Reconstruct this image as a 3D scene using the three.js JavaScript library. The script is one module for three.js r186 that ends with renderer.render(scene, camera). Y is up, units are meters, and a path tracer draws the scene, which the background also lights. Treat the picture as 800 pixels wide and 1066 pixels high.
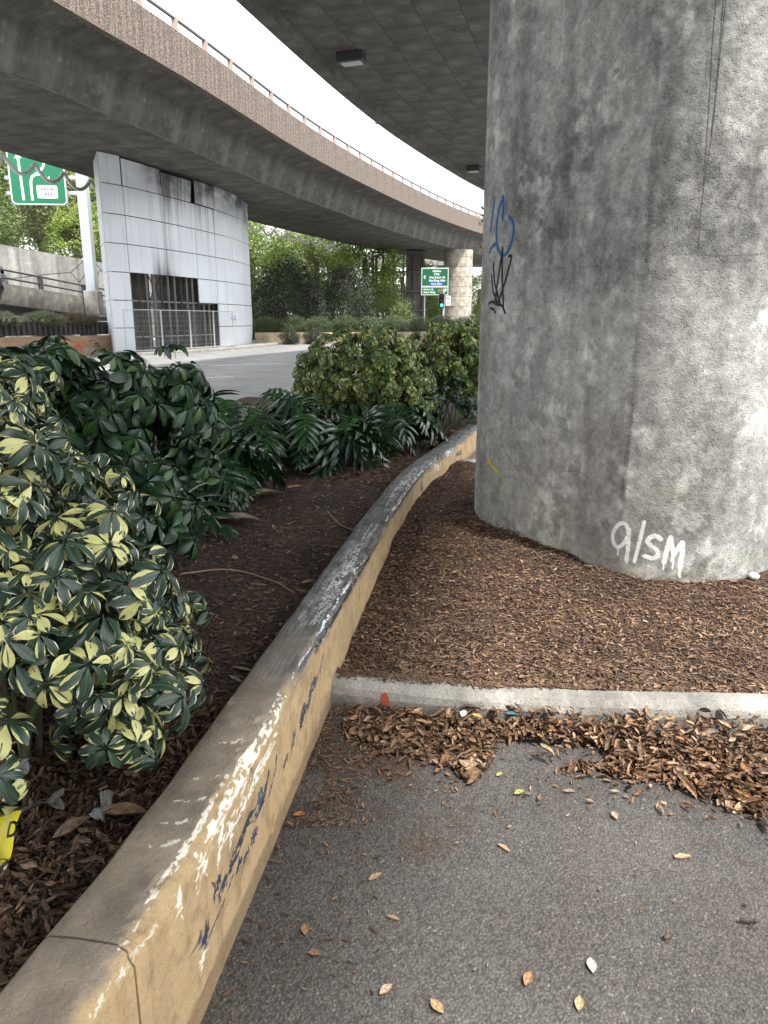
import * as THREE from 'three';
import { mergeGeometries, toCreasedNormals } from 'three/addons/utils/BufferGeometryUtils.js';
import { RoundedBoxGeometry } from 'three/addons/geometries/RoundedBoxGeometry.js';

// ---------------------------------------------------------------- camera, sky, sun, exposure
const scene = new THREE.Scene();
const renderer = new THREE.WebGLRenderer();
renderer.toneMapping = THREE.LinearToneMapping;
renderer.toneMappingExposure = 4.9;
renderer.shadowMap.enabled = true;
const camera = new THREE.PerspectiveCamera(69.39, 0.75, 0.05, 1500);
camera.position.set(0, 1.6, 0);
camera.rotation.x = -Math.atan(200 / 770);
scene.add(camera);

{ // overcast sky: brighter overhead than at the horizon, faint cloud structure
  const W = 256, H = 128, d = new Float32Array(W * H * 4);
  for (let j = 0; j < H; j++) for (let i = 0; i < W; i++) {
    const el = ((j + 0.5) / H - 0.5) * Math.PI, az = (i / W) * Math.PI * 2;
    const s = Math.max(0, Math.sin(el));
    const c = 0.03 * Math.sin(az * 3 + s * 5) * Math.sin(az * 5 - s * 9) + 0.02 * Math.sin(az * 9 + s * 17);
    let L = (0.42 + 0.42 * s) * (1 + c);
    let r = L * 0.97, g = L * 0.99, b = L * 1.03;
    if (el < 0) { r = 0.13; g = 0.13; b = 0.12; }
    d.set([r, g, b, 1], (j * W + i) * 4);
  }
  const t = new THREE.DataTexture(d, W, H, THREE.RGBAFormat, THREE.FloatType);
  t.mapping = THREE.EquirectangularReflectionMapping; t.magFilter = THREE.LinearFilter; t.needsUpdate = true;
  scene.background = t; scene.environment = t;
}
const sun = new THREE.DirectionalLight(new THREE.Color(1, 0.96, 0.9), 1.5);
sun.position.set(22, 60, 26); sun.castShadow = true; sun.shadow.radius = 6;
sun.shadow.camera.left = -60; sun.shadow.camera.right = 60; sun.shadow.camera.top = 60; sun.shadow.camera.bottom = -60; sun.shadow.camera.far = 300;
scene.add(sun); scene.add(sun.target);

// ---------------------------------------------------------------- helpers
function rng(seed) { let a = seed >>> 0; return () => { a |= 0; a = a + 0x6D2B79F5 | 0; let t = Math.imul(a ^ a >>> 15, 1 | a); t = t + Math.imul(t ^ t >>> 7, 61 | t) ^ t; return ((t ^ t >>> 14) >>> 0) / 4294967296; }; }
const V = (x, y, z) => new THREE.Vector3(x, y, z);
const clamp = (x, a = 0, b = 1) => Math.min(b, Math.max(a, x));
const lerp = (a, b, t) => a + (b - a) * t;
const sstep = (a, b, x) => { const t = clamp((x - a) / (b - a)); return t * t * (3 - 2 * t); };
function hash(x, y, s) { let h = Math.imul(x, 374761393) ^ Math.imul(y, 668265263) ^ Math.imul(s, 1442695041); h = Math.imul(h ^ h >>> 13, 1274126177); return ((h ^ h >>> 16) >>> 0) / 4294967296; }
function vn(x, y, s = 1, px = 0, py = 0) { // value noise, optionally periodic
  let xi = Math.floor(x), yi = Math.floor(y); const fx = x - xi, fy = y - yi;
  const u = fx * fx * (3 - 2 * fx), v = fy * fy * (3 - 2 * fy);
  let x1 = xi + 1, y1 = yi + 1;
  if (px) { xi = ((xi % px) + px) % px; x1 = ((x1 % px) + px) % px; }
  if (py) { yi = ((yi % py) + py) % py; y1 = ((y1 % py) + py) % py; }
  const a = hash(xi, yi, s), b = hash(x1, yi, s), c = hash(xi, y1, s), d = hash(x1, y1, s);
  return a + (b - a) * u + (c - a) * v + (a - b - c + d) * u * v;
}
function fbm(x, y, s = 1, o = 4, px = 0, py = 0) { let f = 0, a = 0.5, n = 0; for (let i = 0; i < o; i++) { f += a * vn(x, y, s + i * 17, px, py); n += a; x *= 2; y *= 2; px *= 2; py *= 2; a *= 0.5; } return f / n; }
function dataTex(w, h, fn, srgb = true) { // fn(u, v) -> [r,g,b] 0..1 as stored
  const d = new Uint8Array(w * h * 4);
  for (let j = 0; j < h; j++) for (let i = 0; i < w; i++) { const c = fn(i / w, j / h, i, j), k = (j * w + i) * 4; d[k] = clamp(c[0]) * 255; d[k + 1] = clamp(c[1]) * 255; d[k + 2] = clamp(c[2]) * 255; d[k + 3] = 255; }
  const t = new THREE.DataTexture(d, w, h); t.magFilter = THREE.LinearFilter; t.minFilter = THREE.LinearFilter; t.wrapS = t.wrapT = THREE.RepeatWrapping;
  if (srgb) t.colorSpace = THREE.SRGBColorSpace; t.needsUpdate = true; return t;
}
function canvasTex(w, h, base, draw) { // base(u, v) -> rgb 0..1 with v up, or css colour; draw(ctx) in pixels, y down
  const c = document.createElement('canvas'); c.width = w; c.height = h; const g = c.getContext('2d');
  if (typeof base === 'string') { g.fillStyle = base; g.fillRect(0, 0, w, h); } else {
    const im = g.createImageData(w, h);
    for (let j = 0; j < h; j++) for (let i = 0; i < w; i++) { const p = base(i / w, 1 - (j + 0.5) / h), k = (j * w + i) * 4; im.data[k] = clamp(p[0]) * 255; im.data[k + 1] = clamp(p[1]) * 255; im.data[k + 2] = clamp(p[2]) * 255; im.data[k + 3] = 255; }
    g.putImageData(im, 0, 0);
  }
  if (draw) draw(g);
  const t = new THREE.CanvasTexture(c); t.colorSpace = THREE.SRGBColorSpace; t.wrapS = t.wrapT = THREE.RepeatWrapping; return t;
}
const used = {};
function numbered(n) { if (!(n in used)) { used[n] = 0; return n; } used[n]++; return n + '_' + String(used[n]).padStart(3, '0'); }
function sh(o) { o.traverse((m) => { if (m.isMesh) { m.castShadow = true; m.receiveShadow = true; } }); return o; }
function tag(o, label, category, group, kind) { o.userData = { label, category }; if (group) o.userData.group = group; if (kind) o.userData.kind = kind; return o; }
function part(name, geo, mat, parent) { const m = new THREE.Mesh(geo, mat); m.name = name; m.castShadow = m.receiveShadow = true; parent.add(m); return m; }
function thing(name, label, category, pos = [0, 0, 0], group) { const g = new THREE.Group(); g.name = numbered(name); g.position.set(...pos); scene.add(g); return tag(g, label, category, group); }
function single(name, label, category, geo, mat, group) { const m = part(numbered(name), geo, mat, scene); return tag(m, label, category, group); }
function structure(name, geo, mat) { const m = part(numbered(name), geo, mat, scene); m.userData = { kind: 'structure' }; return m; }
const C = (r, g, b) => new THREE.Color().setRGB(r, g, b);
const std = (color, roughness = 0.8, extra = {}) => new THREE.MeshStandardMaterial({ color, roughness, ...extra });
function bx(w, h, d, x = 0, y = 0, z = 0, ry = 0) { const g = new THREE.BoxGeometry(w, h, d); if (ry) g.rotateY(ry); g.translate(x, y, z); return g; }
function rbx(w, h, d, r, x = 0, y = 0, z = 0) { const g = new RoundedBoxGeometry(w, h, d, 2, r); g.translate(x, y, z); return g; }
function bar(a, b, r, sides = 6, r2 = r) { const d = b.clone().sub(a), L = d.length(); const g = new THREE.CylinderGeometry(r2, r, L, sides, 1); g.translate(0, L / 2, 0); g.applyQuaternion(new THREE.Quaternion().setFromUnitVectors(V(0, 1, 0), d.normalize())); g.translate(a.x, a.y, a.z); return g; }
function tube(pts, r, seg = 16, sides = 6) { return new THREE.TubeGeometry(new THREE.CatmullRomCurve3(pts), seg, r, sides); }
function boxUV(g, s = 1) { // uv in metres from the dominant axis
  g = g.index ? g.toNonIndexed() : g; g.computeVertexNormals(); const p = g.attributes.position, n = g.attributes.normal, uv = new Float32Array(p.count * 2);
  for (let i = 0; i < p.count; i++) { const ax = Math.abs(n.getX(i)), ay = Math.abs(n.getY(i)), az = Math.abs(n.getZ(i)); let u, v; if (ay >= ax && ay >= az) { u = p.getX(i); v = p.getZ(i); } else if (ax > az) { u = p.getZ(i); v = p.getY(i); } else { u = p.getX(i); v = p.getY(i); } uv[2 * i] = u * s; uv[2 * i + 1] = v * s; }
  g.setAttribute('uv', new THREE.BufferAttribute(uv, 2)); return g;
}
function clean(g) { // only position, normal, uv, not indexed: ready to merge
  g = g.index ? g.toNonIndexed() : g; for (const k of Object.keys(g.attributes)) if (!['position', 'normal', 'uv'].includes(k)) g.deleteAttribute(k); return g;
}
const merge = (a) => mergeGeometries(a.map(clean));
function meshFrom(pos, uv, idx, crease) { let g = new THREE.BufferGeometry(); g.setAttribute('position', new THREE.Float32BufferAttribute(pos, 3)); g.setAttribute('uv', new THREE.Float32BufferAttribute(uv, 2)); g.setIndex(idx); if (crease !== undefined) g = toCreasedNormals(g, crease); else g.computeVertexNormals(); return g; }
// plan path: list of [x, z] smoothed; sample gives point, left-hand normal and arc length
class Path {
  constructor(pts, tension) { this.c = new THREE.CatmullRomCurve3(pts.map(([x, z, y = 0]) => V(x, y, z)), false, 'centripetal'); this.c.arcLengthDivisions = 400; this.L = this.c.getLength(); }
  at(s) { const t = clamp(s / this.L); const p = this.c.getPointAt(t), d = this.c.getTangentAt(t); const l = Math.hypot(d.x, d.z); return { p, d: V(d.x / l, 0, d.z / l), n: V(d.z / l, 0, -d.x / l) }; } // n: left of the direction of travel when looking down -z... positive offset
  off(s, o, y = 0) { const { p, n } = this.at(s); return V(p.x + n.x * o, p.y + y, p.z + n.z * o); }
}
function sweep(path, s0, s1, ds, prof, caps = true, crease = 0.5) { // prof: closed list of [offset, y]
  const n = Math.max(1, Math.round((s1 - s0) / ds)), k = prof.length, pos = [], uv = [], idx = [], du = prof[0][0] < -0.5 ? prof[0][0] : 0; // panels side by side do not repeat one another
  const cum = [0]; for (let j = 0; j < k; j++) { const a = prof[j], b = prof[(j + 1) % k]; cum.push(cum[j] + Math.hypot(b[0] - a[0], b[1] - a[1])); }
  for (let i = 0; i <= n; i++) { const s = lerp(s0, s1, i / n); for (let j = 0; j <= k; j++) { const q = prof[j % k], w = path.off(s, q[0], q[1]); pos.push(w.x, w.y, w.z); uv.push(s + du * 5.3, cum[j] + du * 3.7); } }
  for (let i = 0; i < n; i++) for (let j = 0; j < k; j++) { const a = i * (k + 1) + j, b = a + k + 1; idx.push(a, b, a + 1, b, b + 1, a + 1); }
  if (caps) for (const [s, flip] of [[s0, 0], [s1, 1]]) { const base = pos.length / 3; prof.forEach((q) => { const w = path.off(s, q[0], q[1]); pos.push(w.x, w.y, w.z); uv.push(q[0], q[1]); }); for (const f of THREE.ShapeUtils.triangulateShape(prof.map((q) => new THREE.Vector2(q[0], q[1])), [])) idx.push(base + f[0], base + f[flip ? 2 : 1], base + f[flip ? 1 : 2]); }
  return meshFrom(pos, uv, idx, crease);
}
function lineInterp(tbl, x) { // tbl rows [x, y], x increasing, smooth
  if (x <= tbl[0][0]) return tbl[0][1]; for (let i = 1; i < tbl.length; i++) if (x <= tbl[i][0]) { const [a, b] = [tbl[i - 1], tbl[i]]; return lerp(a[1], b[1], (x - a[0]) / (b[0] - a[0])); } return tbl[tbl.length - 1][1];
}

// ---------------------------------------------------------------- surface textures
const concreteMap = dataTex(1024, 1024, (u, v) => { // 4 m tile, streaked and pitted
  const a = fbm(u * 8, v * 8, 3, 5, 8, 8), st = fbm(u * 48, v * 3, 7, 3, 48, 3), f = vn(u * 256, v * 256, 9, 256, 256), b = fbm(u * 20, v * 20, 21, 3, 20, 20);
  let t = 0.56 + (a - 0.5) * 0.34 + (st - 0.5) * 0.09 + (f - 0.5) * 0.09; if (b > 0.66) t += (b - 0.66) * 0.6;
  return [t * 1.01, t, t * 0.965];
});
const concreteBump = dataTex(1024, 1024, (u, v) => { const a = fbm(u * 40, v * 40, 5, 4, 40, 40), f = vn(u * 400, v * 400, 8, 400, 400), p = vn(u * 150, v * 150, 4, 150, 150); const t = a * 0.5 + f * 0.25 + (p > 0.86 ? -0.5 : 0.1); return [t, t, t]; }, false);
function tiled(t, m) { const c = t.clone(); c.repeat.set(1 / m, 1 / m); c.needsUpdate = true; return c; }
function concrete(tint, m = 4, rough = 0.92, bump = 0.006) { return std(tint, rough, { map: tiled(concreteMap, m), bumpMap: tiled(concreteBump, m / 2), bumpScale: bump }); }
const aggregateMap = dataTex(1024, 1024, (u, v) => { // pinkish exposed-aggregate facing, 2 m tile
  const f = vn(u * 140, v * 140, 2, 140, 140), h = vn(u * 60, v * 60, 3, 60, 60), st = fbm(u * 30, v * 2, 5, 3, 30, 2);
  const t = 0.355 + (f - 0.5) * 0.40 + (h - 0.5) * 0.2 + (st - 0.5) * 0.16, k = hash(Math.floor(u * 140), Math.floor(v * 140), 6);
  return [t * 1.16, t * (1.0 + k * 0.08), t * (0.89 + k * 0.12)];
});
const asphaltH = (u, v, sc) => { // worley aggregate, 2.4 m tile
  const N = 300 - 130 * (sc || 0), x = u * N, y = v * N, xi = Math.floor(x), yi = Math.floor(y); let d1 = 9, id = 0;
  for (let a = -1; a < 2; a++) for (let b = -1; b < 2; b++) { const cx = ((xi + a) % N + N) % N, cy = ((yi + b) % N + N) % N; const dx = xi + a + hash(cx, cy, 1) - x, dy = yi + b + hash(cx, cy, 2) - y, d = dx * dx + dy * dy; if (d < d1) { d1 = d; id = hash(cx, cy, 3); } }
  return [Math.sqrt(d1), id];
};
const asphaltRaw = new Float32Array(1536 * 1536);
const asphaltMap = dataTex(1536, 1536, (u, v, i, j) => {
  const [da, ia] = asphaltH(u, v, 0), [db, ib] = asphaltH(u, v, 1), big = ib > 0.62 && db < 0.42, d = big ? db * 1.3 : da, id = big ? ib * 0.8 : ia, g2 = fbm(u * 120, v * 120, 44, 3, 120, 120), p = fbm(u * 6, v * 6, 31, 4, 6, 6), f = vn(u * 700, v * 700, 5, 700, 700);
  const h = clamp((1 - d * 1.25) * (0.25 + 0.75 * id)) * 0.7 + g2 * 0.35 + f * 0.12; asphaltRaw[j * 1536 + i] = h;
  let t = 0.235 + h * 0.17 + (id - 0.5) * 0.06 + (p - 0.5) * 0.10 + (id > 0.975 ? 0.07 : 0) + (f - 0.5) * 0.11;
  return [t * 0.95, t * 0.91, t * 0.87];
});
const asphaltBump = dataTex(1536, 1536, (u, v, i, j) => { const h = asphaltRaw[j * 1536 + i] * 0.8; return [h, h, h]; }, false);
const soilMap = dataTex(512, 512, (u, v) => { const a = fbm(u * 6, v * 6, 3, 5, 6, 6), f = fbm(u * 90, v * 90, 6, 3, 90, 90); const t = 0.165 + (a - 0.5) * 0.13 + (f - 0.5) * 0.24; return [t * 1.3, t * 0.98, t * 0.8]; });
const soilBump = dataTex(512, 512, (u, v) => { const f = fbm(u * 60, v * 60, 16, 4, 60, 60); return [f, f, f]; }, false);
const roadMap = dataTex(512, 512, (u, v) => { const f = vn(u * 256, v * 256, 2, 256, 256), a = fbm(u * 5, v * 5, 8, 4, 5, 5); const t = 0.51 + (f - 0.5) * 0.1 + (a - 0.5) * 0.14; return [t, t, t * 0.99]; });

// ---------------------------------------------------------------- ground, road, asphalt, soil
const WALL = [[0, -0.62, 0.55], [0.7, -0.53, 0.52], [1.38, -0.43, 0.445], [2.13, -0.325, 0.42], [2.78, -0.235, 0.40], [3.65, -0.115, 0.37], [4.45, -0.004, 0.345], [5.2, 0.11, 0.325], [6.4, 0.34, 0.31], [7.8, 0.75, 0.305], [9.3, 1.2, 0.32], [11, 1.75, 0.32]];
const wallX = (z) => lineInterp(WALL.map((r) => [r[0], r[1]]), -z) + Math.min(0, z > 0 ? -z * 0.13 : 0);
const pillarGap = (x, z) => { const dx = x - 1.852, dz = z + 4.69, t = clamp(dx * -0.5 + dz * -0.866, 0, 1.03); return Math.max(0, Math.hypot(dx + 0.5 * t, dz + 0.866 * t) - 0.63); };
const mulchY = (x, z) => 0.08 + 0.035 * Math.exp(-pillarGap(x, z) / 0.14) * (0.4 + vn(x * 5 + 3, z * 5 + 3, 66)) + (fbm(x * 9 + 7, z * 9 + 7, 67, 3) - 0.5) * 0.035 + 0.03 * sstep(-3.2, -5, z) + (fbm(x * 3 + 40, z * 3 + 40, 5, 3) - 0.5) * 0.05;
const soilY = (x, z) => 0.2 + (fbm(x * 2 + 20, z * 2 + 20, 9, 4) - 0.5) * 0.09 - 0.03 * sstep(0.5, 0, wallX(z) - 0.18 - x);
function ribbonSheet(z0, z1, nz, xl, xr, nx, yf) { const pos = [], uv = [], idx = []; for (let j = 0; j <= nz; j++) { const z = lerp(z0, z1, j / nz), a = xl(z), b = xr(z); for (let i = 0; i <= nx; i++) { const x = lerp(a, b, i / nx); pos.push(x, yf(x, z), z); uv.push(x, -z); } } for (let j = 0; j < nz; j++) for (let i = 0; i < nx; i++) { const a = j * (nx + 1) + i, b = a + nx + 1; idx.push(a, a + 1, b, b, a + 1, b + 1); } return meshFrom(pos, uv, idx); }

structure('ground', ribbonSheet(80, -420, 4, () => -300, () => 300, 4, () => -0.16), std(C(0.16, 0.15, 0.12), 1));
const asphaltMat = std(0xffffff, 0.86, { map: tiled(asphaltMap, 2.4), bumpMap: tiled(asphaltBump, 2.4), bumpScale: 0.0065, vertexColors: true });
{
  const g = ribbonSheet(4, -2.82, 170, (z) => wallX(z) - 0.05, () => 7, 180, (x, z) => (fbm(x * 1.5 + 9, z * 1.5 + 9, 4, 3) - 0.5) * 0.012);
  const p = g.attributes.position, col = new Float32Array(p.count * 3); // brown dirt ground into the surface by the kerb and the wall foot, faint red paint dust
  for (let i = 0; i < p.count; i++) {
    const x = p.getX(i), z = p.getZ(i), w = x - wallX(z), n = fbm(x * 5 + 50, z * 5 + 50, 77, 4), m = fbm(x * 16 + 50, z * 16 + 50, 78, 3), bl = fbm(x * 2.2 + 70, z * 2.2 + 30, 79, 3);
    const dirt = clamp((n - 0.42) * 4) * clamp((m - 0.3) * 2.5) * (z < -1.9 && w < 0.75 ? 0.9 : 0.28);
    const red = clamp((m - 0.55) * 5) * (Math.hypot(x - 0.02, (z + 2.45) * 1.4) < 0.2 ? 0.5 : 0);
    const k = 0.94 + (bl - 0.5) * 0.35;
    col.set([k * lerp(1, 0.92, dirt) * (1 + red * 0.5), k * lerp(1, 0.72, dirt) * (1 - red * 0.25), k * lerp(1, 0.55, dirt) * (1 - red * 0.3)], i * 3);
  }
  g.setAttribute('color', new THREE.BufferAttribute(col, 3));
  structure('asphalt_pavement', g, asphaltMat);
}
const soilMat = std(0xffffff, 1, { map: tiled(soilMap, 1.3), bumpMap: tiled(soilBump, 0.8), bumpScale: 0.025 });
const kerbLine = [[-0.3, -2.88], [-0.215, -2.86], [0.4, -2.73], [0.95, -2.68], [1.6, -2.655], [3, -2.64], [6.8, -2.62]];
const mulchSheet = ribbonSheet(-2.85, -7.95, 120, (z) => wallX(z) - 0.06, () => 7.5, 110, mulchY);
{ const p = mulchSheet.attributes.position; for (let i = 0; i < p.count; i++) { const x = p.getX(i), z = p.getZ(i), f = clamp((z + 4.2) / 1.35); if (f > 0) p.setZ(i, z + f * (lineInterp(kerbLine, x) - 0.08 + 2.85)); } mulchSheet.computeVertexNormals(); }
structure('mulch_ground', mulchSheet, std(C(1.25, 1.12, 1.0), 1, { map: tiled(soilMap, 1.1), bumpMap: tiled(soilBump, 0.7), bumpScale: 0.025 }));
structure('garden_soil', ribbonSheet(2, -14, 200, (z) => -7.2 + (-z) * 0.33, (z) => wallX(z) - 0.15, 90, soilY), soilMat);
const roadMat = std(0xffffff, 0.9, { map: tiled(roadMap, 3) });
structure('road', ribbonSheet(30, -130, 40, () => -60, () => 60, 6, () => -0.05), roadMat);
structure('footpath', ribbonSheet(-8.1, -20, 10, (z) => wallX(z) + 0.02, () => 8, 4, () => 0.012), std(C(0.62, 0.5, 0.45), 0.9, { map: tiled(roadMap, 2) }));
const paint = std(C(0.75, 0.75, 0.72), 0.7);
for (const [x0, z0, x1, z1] of [[-13, -17.5, -4.5, -22.5], [-1.5, -24.3, 8, -30], [-12, -24.5, -9.5, -26], [-6.5, -27.9, -4, -29.5], [-1.5, -31, 1, -32.6]]) {
  const L = Math.hypot(x1 - x0, z1 - z0), g = new THREE.PlaneGeometry(L, 0.14); g.rotateX(-Math.PI / 2); g.rotateY(-Math.atan2(z1 - z0, x1 - x0)); g.translate((x0 + x1) / 2, -0.045, (z0 + z1) / 2);
  structure('lane_line', g, paint);
}

// ---------------------------------------------------------------- painted low wall beside the bed
const wallPath = new Path([[-0.88, 2], ...WALL.map((r) => [r[1], -r[0]])]);
const wallS0 = 2.017; // arc length at z = 0
const wallH = (z) => lineInterp(WALL.map((r) => [r[0], r[2]]), Math.max(0, -z));
function strokes(g, W, H, sx, sy, list) { // dry-brush paint strokes; coordinates in metres, w up
  for (const [pts, width, color, n, seed, rough = 1] of list) {
    const r = rng(seed); g.strokeStyle = color; g.fillStyle = color; g.lineCap = 'round';
    for (let k = 0; k < n; k++) {
      const o1 = (r() - 0.5) * width * sy, o2 = (r() - 0.5) * width * sx * 0.5, t0 = r() * 0.3 * rough, t1 = 1 - r() * 0.3 * rough; g.lineWidth = (0.4 + r()) * width * sy / Math.sqrt(n) * 1.3; g.beginPath();
      const m = 22; let pen = false; for (let i = 0; i <= m; i++) { const t = lerp(t0, t1, i / m) * (pts.length - 1), a = Math.min(pts.length - 2, Math.floor(t)), f = t - a; const x = lerp(pts[a][0], pts[a + 1][0], f) * sx + o2 + (r() - 0.5) * 3 * rough, y = H - lerp(pts[a][1], pts[a + 1][1], f) * sy + o1 + (r() - 0.5) * 4 * rough; if (pen && r() > 0.1 * rough) g.lineTo(x, y); else g.moveTo(x, y); pen = true; } g.stroke();
    }
  }
}
function wallBase(s, w) { // colour of the wall at s metres along, w across (0.6 is the arris)
  const wob = (fbm(s * 4, 3, 5, 3) - 0.5) * 0.05 + (fbm(s * 30, w * 30, 6, 3) - 0.5) * 0.035, top = sstep(0.585, 0.62, w + wob);
  const n = fbm(s * 5, w * 9, 11, 4), f = vn(s * 380, w * 380, 12), d = fbm(s * 22, w * 22, 13, 4), run = fbm(s * 40, w * 4, 15, 3);
  let face = [0.70, 0.60, 0.445], pit = vn(s * 110, w * 110, 27) > 0.9 ? 0.10 : 0, k = 1 + (n - 0.5) * 0.16 + (f - 0.5) * 0.10 - pit; face = face.map((c) => c * k);
  const stain = clamp((d - 0.52) * 3.2) * 0.35 + clamp((run - 0.6) * 3) * 0.3; face = face.map((c, i) => c * (1 - stain * [0.4, 0.45, 0.48][i]));
  let tp = [0.52, 0.475, 0.415], q = 1 + (n - 0.5) * 0.4 + (d - 0.5) * 0.25 + (f - 0.5) * 0.12; tp = tp.map((c) => c * q);
  let c = face.map((x, i) => lerp(x, tp[i], top));
  // rubber and paint scuffs along the arris and the top, from 2.3 m on
  const sc = sstep(2.1, 3.0, s + (n - 0.5) * 1.0) * sstep(0.535, 0.60, w + (fbm(s * 14, w * 60, 18, 3) - 0.5) * 0.05), str = fbm(s * 9, w * 150, 17, 4), g2 = fbm(s * 18, w * 18, 19, 3);
  const gr = 0.33 + (str - 0.5) * 0.42 + (g2 - 0.5) * 0.2 + (f - 0.5) * 0.1; c = c.map((x, i) => lerp(x, gr * [0.98, 1.0, 1.0][i], sc * 0.92));
  // crust of grime with a ragged edge at the foot
  const foot = sstep(0.225, 0.17, w + (fbm(s * 25, w * 25, 23, 4) - 0.5) * 0.09); c = c.map((x, i) => lerp(x, [0.42, 0.34, 0.25][i] * (0.8 + f * 0.3), foot * 0.45));
  return c;
}
function wallTexture(s0, s1, W, H, list) { return canvasTex(W, H, (u, v) => wallBase(lerp(s0, s1, u), v * 0.8), (g) => { // strokes go on their own layer and are flaked away by a grain before they are laid on
  const sx = W / (s1 - s0), sy = H / 0.8, c = document.createElement('canvas'); c.width = W; c.height = H; const l = c.getContext('2d'); strokes(l, W, H, sx, sy, list.map(([p, ...r]) => [p.map(([s, w]) => [s - s0, w]), ...r]));
  const im = l.getImageData(0, 0, W, H), b = g.getImageData(0, 0, W, H); for (let j = 0; j < H; j++) for (let i = 0; i < W; i++) { const k = (j * W + i) * 4, a = im.data[k + 3]; if (!a) continue; const s = s0 + i / sx, w = j / sy, n = fbm(s * 60, w * 130, 61, 4) * 0.65 + fbm(s * 14, w * 60, 62, 3) * 0.35, dk = im.data[k] < 120 ? 0.07 : 0, m = sstep(0.43 - dk, 0.52 - dk, n) * a / 255; for (let q = 0; q < 3; q++) b.data[k + q] = lerp(b.data[k + q], im.data[k + q], m); }
  g.putImageData(b, 0, 0); }); }
const WH = 'rgb(232,226,208)', NV = 'rgba(48,50,66,0.9)', NV2 = 'rgba(70,72,82,0.75)', SCR = 'rgb(205,206,200)', BLK = 'rgb(38,36,34)';
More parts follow.
